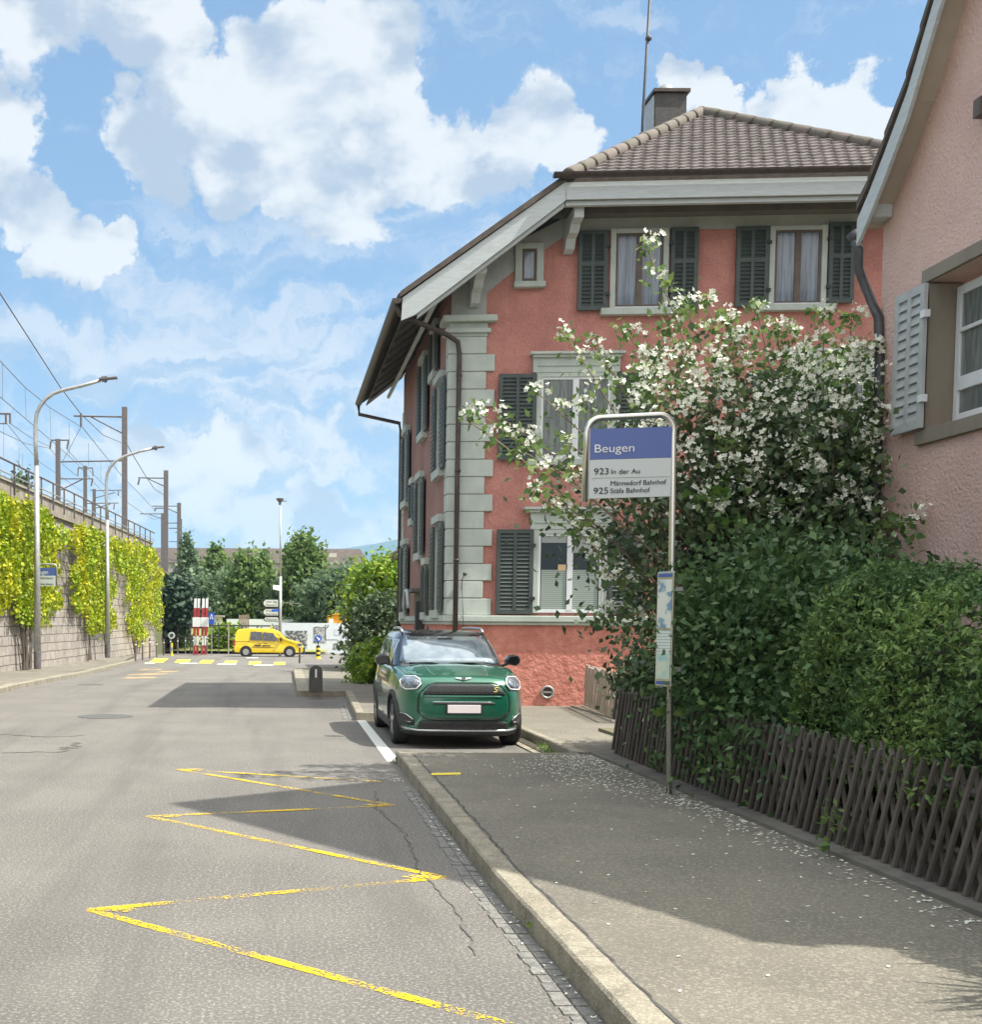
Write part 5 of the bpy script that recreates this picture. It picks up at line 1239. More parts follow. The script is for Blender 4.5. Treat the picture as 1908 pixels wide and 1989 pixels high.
# fallen petals
N = 1500; r2 = np.random.default_rng(77); V = []; Fc = []
def petal(x, y, z, s):
    a = r2.random()*6.28; c_, d_ = math.cos(a)*s, math.sin(a)*s; o = len(V); k = .6
    V.extend([(x+c_,y+d_,z+.002+r2.random()*.006), (x-d_*k,y+c_*k,z+.001+r2.random()*.007), (x-c_,y-d_,z+.002), (x+d_*k,y-c_*k,z+.001+r2.random()*.005)]); Fc.append((o,o+1,o+2,o+3))
for i in range(N):
    y = 14.3-abs(r2.normal(0,3.0)) if r2.random() < .8 else r2.uniform(4.3,14.2)
    if y < 4.0: continue
    sp_ = .20+.55*max(0, 1-abs(y-12.6)/2.2); x = 3.90-abs(r2.normal(0, sp_))*(1.0 if y > 9 else .8)
    if x < 1.8: continue
    petal(x, y, .137, .014+.007*r2.random())
for i in range(150): petal(r2.uniform(1.75,3.85), r2.uniform(3,14.3), .137, .013+.006*r2.random())
for i in range(110): y = r2.uniform(3.2,13); petal(1.455-abs(r2.normal(0,.05)), y, .012, .010+.004*r2.random())
pe = MB(); pe.add(V, Fc); tag(pe.build('fallen_petals', PETAL), 'white petals scattered along the foot of the fence and pavement', 'petals', kind='stuff')
# weeds at kerb
for i, (px, py) in enumerate([(1040,1815), (883,1622), (772,1482)]):
    b_ = G(px, py); wt = thing('kerb_weed', ['tiny pale weed in the gutter beside the near kerb', 'tiny weed in the shaded gutter half way along the kerb', 'tuft of weed at the far end of the kerb by the white line'][i], 'plant', tuple(b_))
    L_ = np.array(b_)+np.random.default_rng(80+i).normal(size=(34,3))*[.03,.05,.018]+[0,0,.03]; leafcloud('foliage', L_, .02, LEAFB if i == 0 else LEAFM, wt, seed=81+i)
# ================================================================== RAILWAY RETAINING WALL
pA = G(0,1311,.16); WD = Vector((.054,1,0)).normalized()
WA = Vector((-8.4, 36.8, 0)); 
def WP(px, py, off=0.0):
    n = Vector((WD.y, -WD.x, 0)); o = WA+n*off; return PL(px, py, (o.x, o.y), WD.x, WD.y)
NW = Vector((WD.y, -WD.x, 0))
def wpt(y, off=0.0, z=0.0): q = WA+WD*((y-WA.y)/WD.y)+NW*off; return Vector((q.x, q.y, z))
ZW = 5.66; ZP = 6.17; Y0w, Y1w = 18.0, 69.0
wl_ = thing('retaining_wall', 'tall stone block retaining wall with concrete parapet along the left pavement', 'wall', tuple(wpt(40)))
w = MB(); w.prism([wpt(Y0w,0,-1), wpt(Y1w,0,-1), wpt(Y1w,-.35,ZW), wpt(Y0w,-.35,ZW)], -NW*3.0)
w.build('stone_blocks', RWALL, wl_)
w = MB(); w.prism([wpt(Y0w,-.22,ZW-.02), wpt(Y1w,-.22,ZW-.02), wpt(Y1w,-.22,ZP), wpt(Y0w,-.22,ZP)], -NW*.4); w.build('parapet', CONCD, wl_)
w = MB(); w.prism([wpt(Y0w,-.15,ZP), wpt(Y1w+.05,-.15,ZP), wpt(Y1w+.05,-.15,ZP+.10), wpt(Y0w,-.15,ZP+.10)], -NW*.5); w.build('coping', CONC, wl_)
tb_ = MB(); tb_.prism([wpt(Y0w-40,-.7,-1), wpt(Y1w,-.7,-1), wpt(Y1w,-.7,5.72), wpt(Y0w-40,-.7,5.72)], -NW*30); 
tb_.prism([wpt(Y1w-.5,-1.6,-1), wpt(260,-1.6,-1), wpt(260,-1.6,5.2), wpt(Y1w-.5,-1.6,5.2)], -NW*29); struct('railway_embankment', tb_, mat('embankment', (.12,.14,.06), (.20,.18,.12), 1, 1))
rl = thing('railing', 'brown steel railing along the top of the retaining wall', 'railing', tuple(wpt(40,0,ZP)))
m_ = MB(); m_.tube([wpt(Y0w,-.1,6.78), wpt(Y1w,-.1,6.78)], .035, 8); m_.build('top_rail', GALVD, rl, smooth=True)
m_ = MB(); m_.tube([wpt(Y0w,-.08,6.38), wpt(Y1w,-.08,6.38)], .022, 6); m_.build('middle_rail', GALV, rl)
y = 19.3
post0 = None
while y < Y1w:
    m_ = MB(); q = wpt(y, -.09, 5.75); m_.box(q.x-.03, q.x+.03, q.y-.02, q.y+.02, 5.78, 6.77); m_.build('post', GALVD, rl); y += 1.78
# ---------------------------- vines
def inpoly(x, y, poly):
    c_ = False; n = len(poly)
    for i in range(n):
        x1, y1 = poly[i]; x2, y2 = poly[i-1]
        if (y1 > y) != (y2 > y) and x < (x2-x1)*(y-y1)/(y2-y1)+x1: c_ = not c_
    return c_
def vine(label, poly, n, stems, seed):
    r = random.Random(seed); nr = np.random.default_rng(seed); xs = [p[0] for p in poly]; ys = [p[1] for p in poly]
    e0 = WP(sum(xs)/len(xs), max(ys)); t = thing('wall_vine', label, 'climbing plant', (e0.x, e0.y, 0), 'vines on the retaining wall'); C = []; k = 0; hx = {}
    while k < n:
        x, y_ = r.uniform(min(xs), max(xs)), r.uniform(min(ys), max(ys))
        jx = x+6*math.sin(y_*.11+seed)+3*math.sin(y_*.31); 
        if not inpoly(jx, y_, poly): k += .35; continue
        if math.sin(jx*.19+y_*.05+seed)*math.sin(y_*.12+jx*.07) > .72 and r.random() < .8: k += 1; continue
        dens = 5; q = WP(x, y_, .06+.18*max(0, math.sin(jx*.33)*math.sin(y_*.21+seed))+r.uniform(-.02,.14))
        C.append(np.array(q)+nr.normal(size=(dens, 3))*[.05,.13,.12]+[0,0,-.05]); k += 1
    C = np.vstack(C); leafcloud('foliage', C, .115, IVYM, t, seed=seed, aspect=1.15, up=.1, fold=.3)
    for (x0, y0, x1, y1, rr) in stems:
        sm_ = MB(); a, b_ = WP(x0, y0, .07), WP(x1, y1, .10); sm_.tube([a, a.lerp(b_, .35)+Vector((0,.06,0)), a.lerp(b_, .7)+Vector((0,-.05,0)), b_], rr, 6, r2=rr*.6); sm_.build('stem', STEM, t)
vine('broad yellow-green vine over the nearest stretch of stone wall', [(-30,940),(0,955),(25,975),(60,975),(82,988),(100,1000),(112,1022),(128,1030),(143,1035),(140,1060),(118,1062),(108,1095),(110,1155),(121,1172),(112,1182),(92,1196),(90,1207),(60,1212),(40,1208),(30,1165),(22,1150),(0,1192),(-30,1200)], 3300,
     [(50,1300,52,1200,.07), (46,1303,44,1180,.05), (58,1300,60,1190,.05), (52,1301,66,1190,.03), (49,1300,30,1140,.04), (40,1185,25,1110,.03), (0,1195,2,1160,.03), (60,1298,62,1160,.04), (54,1301,40,1180,.06)], 3)
vine('golden vine hanging down the middle of the stone wall', [(138,1020),(165,1028),(185,1030),(206,1040),(208,1080),(214,1110),(222,1130),(225,1150),(220,1180),(224,1215),(204,1225),(196,1214),(182,1228),(166,1200),(158,1192),(150,1180),(140,1122),(147,1085),(150,1058)], 2300,
     [(174,1282,174,1210,.06), (171,1283,178,1200,.04), (205,1272,203,1215,.05), (177,1281,170,1200,.03)], 5)
vine('long green vine curtain at the far end of the stone wall', [(206,1045),(232,1050),(262,1053),(290,1066),(312,1082),(316,1130),(316,1200),(315,1225),(308,1212),(296,1202),(285,1200),(284,1225),(279,1240),(266,1247),(254,1228),(250,1180),(250,1150),(243,1112),(232,1098),(215,1085)], 2300,
     [(265,1268,266,1235,.06), (270,1268,276,1232,.04), (262,1268,255,1225,.05), (317,1215,316,1180,.06)], 7)
gsd = MB()
# ================================================================== STREET LAMPS
def polyl(pts, Y): return [P(x, y, Y) for x, y in pts]
def street_lamp(label, base_px, Y, pts, head, r0, zb):
    b_ = P(base_px[0], base_px[1], Y); b_.z = zb
    t = thing('street_lamp', label, 'street lamp', tuple(b_), 'street lamps with curved arms')
    q = polyl(pts, Y); m = MB(); m.tube([b_]+[q[0].lerp(q[0], 0)], r0, 12, r2=r0*.72); m.build('pole', GALV, t, smooth=True)
    m = MB(); m.tube(q, r0*.62, 10, r2=r0*.5); m.build('arm', GALV, t, smooth=True)
    m = MB(); m.lathe(b_, [(r0*1.06,0), (r0*1.06,.55), (r0*1.0,.56)], 14); m.build('base_sleeve', GALVD, t)
    m = MB(); e = q[-1]; h = polyl(head, Y); d = h[1]-h[0]
    m.obox(h[0]+d*.5, d*.5, (0,.11,0), (0,0,.03)); m.obox(h[0]+d*.28, d*.16, (0,.09,0), (0,0,.075)); m.obox(h[0]+d*.34+Vector((0,0,-.07)), d*.06, (0,.04,0), (0,0,.05)); m.build('lamp_head', GALVD, t, bevel=.015)
    return t
street_lamp('nearer tall grey street lamp with curved arm in front of the left vine', (73,1300), 38.6, [(71,905),(69,860),(69,826),(71,805),(78,789),(89,775),(103,765),(122,758),(161,749),(195,739)], [(193,737),(228,734)], .115, .13)
street_lamp('further grey street lamp with curved arm beyond the stone wall vines', (209,1279), 51.5, [(208,1010),(206.5,970),(206.6,940),(208,922),(213.5,908),(225,895.5),(243,886),(271,877),(297,871)], [(295,870.5),(319,868)], .115, .10)
tl = P(544,1275,78); tl.z = terr(78)
tlt = thing('street_lamp', 'tall straight street lamp standing behind the yellow van', 'street lamp', tuple(tl))
m = MB(); m.tube([tl, P(545,1120,78)], .10, 10); m.tube([P(545,1120,78), P(545,985,78)], .065, 10); m.build('pole', GALV, tlt, smooth=True)
m = MB(); h = P(544,975,78); m.lathe((h.x,h.y,h.z-.2), [(.07,0), (.09,.18), (.24,.33), (.26,.42), (.1,.46)], 14); m.obox(h+Vector((.3,0,.05)), (.14,0,.01), (0,.06,0), (0,0,.02)); m.build('lamp_head', GALVD, tlt)
# signs hung on that lamp
def way_sign(label, x0, x1, y0, y1, lines, blue=False):
    Y = 77.8; a = P(x0, y1, Y); b_ = P(x1, y0, Y); zc = (a.z+b_.z)/2; t = thing('direction_sign', label, 'direction sign', (a.x, Y, zc), 'white direction arrow signs')
    hgt = b_.z-a.z; tip = hgt*.35
    m = MB(); m.prism([(a.x+tip,Y,a.z), (b_.x,Y,a.z), (b_.x,Y,b_.z), (a.x+tip,Y,b_.z), (a.x,Y,zc+hgt*.2), (a.x,Y,zc-hgt*.2)], (0,.04,0)); m.build('board', WSIGN, t)
    m = MB(); k = .05; m.prism([(a.x+tip-.03,Y+.006,a.z-k), (b_.x,Y+.006,a.z-k), (b_.x,Y+.006,b_.z+k), (a.x+tip-.03,Y+.006,b_.z+k), (a.x-k*1.4,Y+.006,zc+hgt*.25), (a.x-k*1.4,Y+.006,zc-hgt*.25)], (0,.028,0)); m.build('dark_edge', BLKT, t)
    n = len(lines)
    for i, s in enumerate(lines):
        z = b_.z-hgt*(i+.80)/n; place_text(s, hgt/n*.80, (a.x+tip, Y-.004, z), (1,0,0), (0,0,1), BLKT, t, width=(b_.x-a.x-tip)*.9)
    if blue:
        m = MB(); m.prism([(a.x+(b_.x-a.x)*.55,Y-.008,zc+.02), (b_.x+.1,Y-.008,zc+.05), (b_.x+.1,Y-.008,b_.z), (a.x+(b_.x-a.x)*.55,Y-.008,b_.z-.03)], (0,.005,0)); m.build('blue_sticker', BLUE2, t)
way_sign('uppermost white two-line direction arrow on the tall lamp', 512, 540, 1165, 1178, ['unter Egg', 'M\u00e4nnedorf'])
way_sign('middle white direction arrow with blue sticker on the tall lamp', 512, 540, 1183, 1195, ['Meilen', 'Schwimmbad'], True)
way_sign('lowest single-line direction sign on the tall lamp', 514, 540, 1199, 1205.5, ['Zentrum'])
m = MB(); a = P(530,1147,77.7); b_ = P(544,1137,77.7); m.prism([(a.x,77.7,a.z+.08), (b_.x,77.7,a.z-.03), (b_.x,77.7,b_.z), (a.x,77.7,b_.z+.03)], (0,.05,0)); tag(m.build('street_name_plate', WHP, bevel=.01), 'small white plate fixed above the arrows on the tall lamp', 'sign')
m = MB(); m.tube([P(548,1170,78), P(583,1173,78)], .03, 6); tag(m.build('signal_arm', GALVD), 'thin horizontal bar sticking out to the right of the tall lamp', 'bracket')
# second bus stop sign on the far side
by = 40.3; q0 = P(64,1302,by); q0.z = .14
s2 = thing('bus_stop_sign', 'small bus stop sign reading Beugen beside the nearer street lamp on the left', 'bus stop sign', tuple(q0))
m = MB(); x0, x1 = P(66,1100,by).x, P(110,1100,by).x; zt_ = P(88,1096,by).z; zb_ = P(88,1138,by).z
m.tube([(x0,by,.14), (x0,by,zt_-.1), (x0+.03,by,zt_-.03), (x0+.1,by,zt_), (x1-.1,by,zt_), (x1-.03,by,zt_-.03), (x1,by,zt_-.1), (x1,by,zb_)], .03, 8); m.build('pole', GALV, s2, smooth=True)
z1 = P(88,1103,by).z; z2 = P(88,1118,by).z
m = MB(); m.box(x0+.03,x1-.03,by-.02,by+.02,z2,z1); pb1 = m.build('blue_panel', BLUES, s2); m = MB(); m.box(x0+.03,x1-.03,by-.02,by+.02,zb_,z2-.002); pb2 = m.build('destination_panel', WSIGN, s2)
place_text('Beugen', .20, (x0+.07,by-.024,z2+.05), (1,0,0), (0,0,1), WHP, pb1, width=.40)
place_text('923 Stäfa Bahnhof', .08, (x0+.07,by-.024,zb_+.24), (1,0,0), (0,0,1), BLKT, pb2, width=.58); place_text('925 Meilen Bahnhof', .08, (x0+.07,by-.024,zb_+.04), (1,0,0), (0,0,1), BLKT, pb2, width=.58)
m = MB(); m.box(x0-.08,x0-.02,by-.06,by-.02,.75,2.35); m.build('timetable_case', GALV, s2)
# ================================================================== OVERHEAD LINE MASTS
def mast(label, px, pytop, Y, arms, w=.13, xoff=0, zb=5.2):
    top = P(px, pytop, Y); t = thing('overhead_line_mast', label, 'mast', (top.x, Y, zb), 'railway overhead line masts')
    m = MB(); m.box(top.x-w, top.x+w, Y-w*.8, Y+w*.8, zb, top.z); m.build('post', GALVD, t)
    for pts, r in arms:
        m = MB(); m.tube([P(x, y, Y) for x, y in pts], r, 6); m.build('arm', GALVD, t)
    return t
MS = [
 ('tallest near railway mast with long cantilever arms above the railing', 242, 791, 64, [([(242,810),(143,808)],.045), ([(240,843),(175,809)],.035), ([(240,895),(118,897)],.04), ([(157.5,803),(157.5,829)],.07), ([(157.5,829),(135,872),(121,897)],.015)], .14),
 ('slim twin-arm railway mast seen over the left part of the railing', 112.5, 853, 80, [([(99,855),(135,855)],.05), ([(99,857),(97,872)],.06), ([(133,857),(130,872)],.06), ([(116,930),(161,930)],.04), ([(118,952),(160,931)],.04), ([(116,978),(145,979)],.03), ([(180,931),(177,944)],.05), ([(161,930),(181,930)],.04)], .15),
 ('railway mast second from the left behind the railing', 165.5, 905, 95, [([(151,909),(180,909)],.05), ([(152,910),(151,925)],.05), ([(180,910),(181,925)],.05), ([(168,978),(230,977)],.04), ([(186,987),(214,979)],.04), ([(222,979),(221,990)],.05)], .14),
 ('short far railway mast between the second mast and the tallest one', 183, 950, 110, [([(176,952),(186,952)],.05), ([(186,953),(236,952)],.04), ([(186,967),(222,957)],.04), ([(230,953),(230,963)],.05)], .14),
 ('dark railway mast right of the tallest one', 322.5, 914, 96, [([(322,929),(268,928)],.05), ([(320,945),(288,930)],.045), ([(271,930),(268,942)],.07), ([(322,987),(301,987)],.05), ([(303,987),(300,993)],.06)], .18),
 ('far railway mast next to the wall end', 348, 977, 124, [([(348,983),(296,983)],.05), ([(346,997),(322,986)],.05), ([(348,1016),(326,1016)],.05), ([(346,1026),(328,1026)],.05)], .2),
 ('thin far mast close behind the far railway mast', 351, 1008, 150, [([(351,1052),(328,1052)],.05)], .17),
 ('small far mast just left of the dark mast', 316, 997, 128, [([(316,998),(272,998)],.05), ([(314,1008),(290,999)],.04)], .17),
]
for a in MS: mast(a[0], a[1], a[2], a[3], a[4], a[5])
m5 = thing('overhead_line_mast', 'railway mast cut off by the left edge with two hanging insulators', 'mast', (-14.6,60,5.2), 'railway overhead line masts')
m = MB(); m.box(-15.0,-14.8,59.9,60.1,5.2,13.2); m.build('post', GALVD, m5)
m = MB(); m.tube([P(-40,803,60), P(21,804,60)], .05, 6); m.tube([P(-40,823,60), P(14,823,60)], .03, 6); m.build('arm', GALVD, m5)
for x in (11.5, 19.5): m = MB(); m.tube([P(x,804,60), P(x,812,60), P(x+.4,823,60)], .06, 6); m.build('insulator', GALVD, m5)
def wire(label, pts, r=.022):
    m = MB(); q = []
    for a, b_ in zip(pts, pts[1:]):
        for i in range(6): f = i/6; q.append(tuple(a[k]+(b_[k]-a[k])*f for k in range(3)))
    q.append(pts[-1]); m.tube([P(*a) for a in q], r, 5)
    tag(m.build('overhead_wire', GALVD), label, 'wire', 'railway overhead wires')
wire('thick dark feeder wire dropping steeply from the left edge to the tallest mast', [(-30,525,38),(0,570,42),(119,755,58),(157,804,64),(200,845,78),(236,860,90)], .024)
wire('feeder wire sagging from the tallest mast to the dark mast', [(246,862,66),(262,890,72),(285,928,82),(300,950,90),(320,962,96)], .024)
wire('upper thin contact wire from the left edge past the nearer street lamp', [(-20,680,40),(0,701,43),(48,752,50),(97,792,57),(157,829,64)], .016)
wire('lower thin contact wire from the left edge past the nearer street lamp', [(-20,752,40),(0,771,43),(55,818,52),(100,856,62),(145,896,74),(185,940,90),(215,970,110)], .016)
wire('thin wire running from the tallest mast down behind the far masts', [(160,830,64),(200,880,76),(240,928,92),(262,950,105),(300,990,124)], .02)
wire('low sagging wire at the left edge below the hanging insulators', [(-20,830,50),(0,838,55),(50,862,68),(97,871,80),(125,905,90),(150,925,96)], .018)
wire('wire between the hanging insulators and the twin-arm mast', [(20,823,60),(60,850,70),(97,868,80)], .018)
wire('wire from the twin-arm mast towards the second mast', [(130,872,80),(150,895,88),(175,915,98),(205,945,112),(235,965,125)], .018)
wire('thin wire under the insulators running to the railing', [(13,823,60),(45,862,70),(80,900,82),(110,920,92),(160,955,115)], .016)
wire('far thin wire between the tallest and the far masts', [(246,975,96),(275,995,110),(300,1010,128),(322,1000,140)], .02)
dr = [(5,706,5,776),(48.5,752,51,812),(97,792,99,852),(134.5,820,134.5,886),(172,860,172,905),(196,900,196,935),(7,818,7,890),(37,870,37,905),(44,880,44,915)]
for i, (x0, y0, x1, y1) in enumerate(dr):
    m = MB(); Y = 44+i*5 if i < 6 else 62; m.tube([P(x0,y0,Y), P(x1,y1,Y)], .010, 4); tag(m.build('dropper_wire', GALVD), 'thin vertical dropper between two overhead railway wires', 'wire', 'droppers hanging between overhead wires')
# ================================================================== BOLLARDS, MARKERS, SIGNS AT THE JUNCTION
bd0 = thing('bollard', 'x', 'bollard', (0,0,0), 'steel bollards at the crossing')
m = MB(); m.lathe((0,0,0), [(.045,0), (.045,.86), (.05,.865), (.05,.99), (.035,1.02)], 12); m.build('post', GALVD, bd0); m = MB(); m.lathe((0,0,.80), [(.0475,0), (.0475,.09)], 12); m.build('reflector_band', WHP, bd0)
pos = [(263.5,1284,58,'leftmost steel bollard nearest the stone wall'), (277,1282,61,'second steel bollard from the left by the wall'), (291,1279,64,'third steel bollard from the left'), (304.5,1276,68,'fourth steel bollard from the left'), (318,1273,72,'fifth steel bollard from the left'), (331,1271,75,'steel bollard left of the yellow ringed post'), (345,1270,77,'steel bollard right of the yellow ringed post'), (360,1269.5,79,'steel bollard just left of the striped boards'), (375,1269,79,'steel bollard at the left striped board'), (391,1270,78,'steel bollard in front of the striped boards'), (402,1270,78,'rightmost steel bollard of the left row'), (582,1288,54,'single steel bollard on the corner of the right kerb')]
for i, (px, py, Y, lb) in enumerate(pos):
    o = bd0 if i == 0 else dup(bd0); q = P(px, py, Y); o.location = (q.x, Y, q.z); o['label'] = lb; o['wl'] = (0,0,0)
    for c_ in o.children: c_.matrix_parent_inverse = Matrix.Identity(4)
    k = (39.5 if px < 300 else 31 if px < 500 else 39)*Y/FPX/1.02; o.scale = (1,1,k)
# red and white striped boards
for i, (x, Y) in enumerate([(378,80.0), (384.5,80.6), (393.5,80.0), (400.5,80.6)]):
    b_ = P(x-1.6, 1270, Y); lean = (P(x+1.7,1163,Y).x-P(x-1.8,1270,Y).x); z0 = terr(Y)+.02; z1 = P(x,1162.5,Y).z; t = thing('striped_board', ['outer left', 'inner left', 'inner right', 'outer right'][i]+' tall red and white striped board at the junction', 'marker board', (b_.x, Y, z0), 'red and white striped boards')
    n = 6; hw_ = .085
    for k in range(n):
        f0, f1 = k/n, (k+1)/n; xa = b_.x+lean*f0; xb = b_.x+lean*f1; za = z0+(z1-z0)*f0; zb = z0+(z1-z0)*f1
        m = MB(); m.prism([(xa-hw_,Y,za), (xa+hw_,Y,za), (xb+hw_,Y,zb), (xb-hw_,Y,zb)], (0,.05,0)); m.build('red_stripe' if k % 2 == 0 else 'white_stripe', REDP if k % 2 == 0 else WHP, t)
    if i % 2 == 0:
        m = MB(); f_ = (z0+(z1-z0)*.5); m.box(b_.x+lean*.5-.14, b_.x+lean*.5+.42, Y-.03, Y-.002, f_, z0+(z1-z0)*.666); m.build('number_panel', WHP, t)
q = P(411,1270,79); q.z = terr(79); t = thing('crossing_sign', 'blue pedestrian crossing sign on a thin post right of the striped boards', 'road sign', tuple(q))
m = MB(); m.tube([q, P(411,1215,79)], .035, 8); m.build('post', GALV, t)
a = P(405.5,1212,79); b_ = P(416.5,1190,79); m = MB(); m.box(a.x,b_.x,78.93,78.96,a.z,b_.z); pn = m.build('panel', BLUE2, t)
m = MB(); xm = (a.x+b_.x)/2; m.prism([(xm-.13,78.92,a.z+.33), (xm+.13,78.92,a.z+.33), (xm,78.92,b_.z-.06)], (0,.008,0)); m.build('white_triangle', WHP, t)
m = MB(); m.box(xm-.03,xm+.04,78.905,78.915,a.z+.36,b_.z-.24); m.build('walking_figure', BLUE2, t)
for (px, py, ph_, Y, lb, bx_) in [(618,1273,42,70,'keep right sign on a black and yellow ringed post before the white hoarding', 1), (333.5,1267,40,77,'round sign on a yellow ringed post behind the left bollards', 0)]:
    q = P(px, py, Y); q.z = terr(Y)+.02; t = thing('traffic_island_post', lb, 'road sign', tuple(q)); sc_ = Y/FPX
    cols = [YEL2, BLKT, YEL2, BLKT, YEL2, BLKT] if bx_ else [YEL2, GALV, YEL2]
    n = len(cols); h = (25 if bx_ else 24)*sc_; r0 = (4.0 if bx_ else 2.2)*sc_
    for k, cm_ in enumerate(cols): m = MB(); m.lathe((q.x,Y,q.z+h*k/n), [(r0,0), (r0,h/n-.002)], 16); m.build('ring', cm_, t)
    m = MB(); m.lathe((q.x,Y,q.z-.02), [(r0*1.6,0), (r0*1.5,.06), (r0,.08)], 16); m.build('foot', YEL2, t)
    zc = P(px, py-33, Y).z; m = MB(); m.lathe((q.x,Y-.03,zc), [(.01,-.02), (6.6*sc_,-.02), (6.6*sc_,.01), (.01,.01)], 26, axis='y'); m.build('sign_disc', BLUE2 if bx_ else WSIGN, t)
    if bx_:
        m = MB(); C_ = Vector((q.x,Y-.056,zc)); d_ = Vector((.7,0,-.7)); e_ = Vector((.7,0,.7)); m.obox(C_-d_*.03, d_*.11, e_*.035, (0,.003,0)); m.prism([C_+d_*.15, C_+d_*.03+e_*.11, C_+d_*.03-e_*.11], (0,.004,0)); m.build('white_arrow', WHP, t)
        m = MB(); m.tube([(q.x,Y,q.z+h), (q.x,Y,zc)], .03, 6); m.build('stem', DARKM, t)
    else:
        m = MB(); m.tube([(q.x,Y,q.z+h), (q.x,Y,zc)], .03, 6); m.lathe((q.x,Y-.06,zc), [(.01,0), (.13,0), (.13,.01)], 14, axis='y'); m.build('bracket', DARKM, t)
# marker stone on the island
q = G(613.6,1345,.134); t = thing('marker_stone', 'round-topped dark kerb stone with a white stripe on the island beyond the car', 'kerb marker', tuple(q)); z0 = .134; hh = (1345-1292)*q.y/FPX; rw = 13.2*q.y/FPX
m = MB(); pr = [(-rw,0), (rw,0), (rw*.97,hh-rw)]+[(rw*.97*math.cos(math.pi*i/12), hh-rw+rw*math.sin(math.pi*i/12)) for i in range(1, 12)]+[(-rw*.97,hh-rw)]
m.prism([(q.x+x, q.y, z0+z) for x, z in pr], (0,.22,0)); m.build('stone', BLKSTONE, t, bevel=.02)
m = MB(); m.box(q.x-.022,q.x+.022,q.y-.006,q.y-.001,z0+hh*.55,z0+hh*.86); m.build('white_stripe', WHP, t)
# plants in the strip beside the car
ps = thing('edging_plants', 'small weeds in the narrow dark bed right of the parked car', 'plants', (3.7,15.6,.1)); L_ = np.array([3.66,15.5,.06])+np.random.default_rng(90).normal(size=(120,3))*[.03,.35,.03]; leafcloud('foliage', L_, .03, LEAFM, ps, seed=91)
bdp = MB(); bdp.box(3.60,3.795,14.6,17.5,.0,.03); struct('planting_strip', bdp, mat('dark_soil', (.05,.045,.035), (.08,.07,.05), 12, 1))
# ================================================================== HOARDING, EXCAVATOR, FENCE, FAR BUILDINGS
YH = 84.0
a = P(530,1272,YH); b_ = P(705,1275,YH); zt_ = P(620,1210,YH).z; z0 = terr(YH)
hd_ = thing('site_hoarding', 'white construction hoarding with printed pictures behind the yellow van', 'hoarding', (a.x, YH, z0))
m = MB(); m.box(a.x, b_.x+2, YH, YH+.06, z0+.05, zt_); m.build('board', HOARD, hd_)
def pic(x0, x1, y0, y1, mt, nm='printed_picture'):
    p_, q_ = P(x0,y1,YH-.05), P(x1,y0,YH-.05); m = MB(); m.box(p_.x,q_.x,YH-.02,YH-.002,p_.z,q_.z); return m.build(nm, mt, hd_)
pic(554,597,1225,1258, PICD); pic(609,634,1217,1248.5, PICD); pic(612,631,1219,1246, PICG).location = (0,-.02,0); pic(648,679,1249,1261, PICD); pic(650,672,1221,1233, mat('faint_print', (.50,.56,.58), (.64,.70,.72), 5, .6)); pic(634,656,1241,1242.5, PICG)
t_ = P(528,1219,YH-.05); place_text('Burgen', .42, (t_.x,YH-.03,t_.z), (1,0,0), (0,0,1), BLKT, hd_, width=.55); t_ = P(528,1226,YH-.05); place_text('Wohnen', .42, (t_.x,YH-.03,t_.z), (1,0,0), (0,0,1), BLKT, hd_, width=.55)
m = MB(); p_, q_ = P(440,1216,95), P(735,1204,95); m.box(p_.x,q_.x,95,95.3,-.6,P(600,1203,95).z); tag(m.build('site_wall', HOARD), 'long low pale wall behind the hoarding and the van', 'wall')
ex = thing('orange_skip', 'orange container top showing above the hoarding', 'container', (P(655,1210,88).x, 88, 0)); p_, q_ = P(637,1212,88), P(673,1198,88)
m = MB(); m.prism([(p_.x,88,p_.z-1), (q_.x,88,p_.z-1), (q_.x,88,P(673,1192,88).z), (p_.x+.5,88,P(650,1193,88).z), (p_.x,88,P(638,1199,88).z)], (0,1.6,0)); m.build('shell', ORNG, ex, bevel=.03)
m = MB(); m.prism([(P(636,1200,88).x,87.9,P(636,1197,88).z), (P(640,1197,88).x,87.9,P(640,1195,88).z), (q_.x+.1,87.9,P(675,1194,88).z), (q_.x+.1,87.9,P(675,1190.5,88).z), (P(655,1190,88).x,87.9,P(655,1191,88).z)], (0,1.8,0)); m.build('lid', mat('orange_lid', (.86,.50,.03), rough=.5), ex)
m = MB(); p_ = P(639,1212,87.9); m.box(p_.x,p_.x+.33,87.88,87.98,p_.z-.5,P(640,1202,87.9).z); m.build('window', WHP, ex)
tg = thing('timber_stack', 'upright brown timber planks behind the garden fence', 'timber', (P(474,1210,90).x, 90, 0))
for i in range(6):
    p_ = P(464+i*3.4,1214,90); m = MB(); m.box(p_.x,p_.x+.11,90,90.1,0,P(464,1193.5+random.uniform(0,1.5),90).z); m.build('plank', mat('timber', (.22,.16,.12), (.36,.28,.22), 3, .9), tg)
sh2 = thing('garden_shed', 'small pale hut behind the blue crossing sign', 'hut', (P(423,1210,92).x, 92, 0)); p_, q_ = P(414,1214,92), P(430,1196,92)
m = MB(); m.box(p_.x,q_.x,92,94,-.5,q_.z-.1); m.build('wall', HWALL, sh2); m = MB(); m.box(p_.x-.2,q_.x+.2,91.9,94.1,q_.z-.1,q_.z+.05); m.build('roof', CONC, sh2)
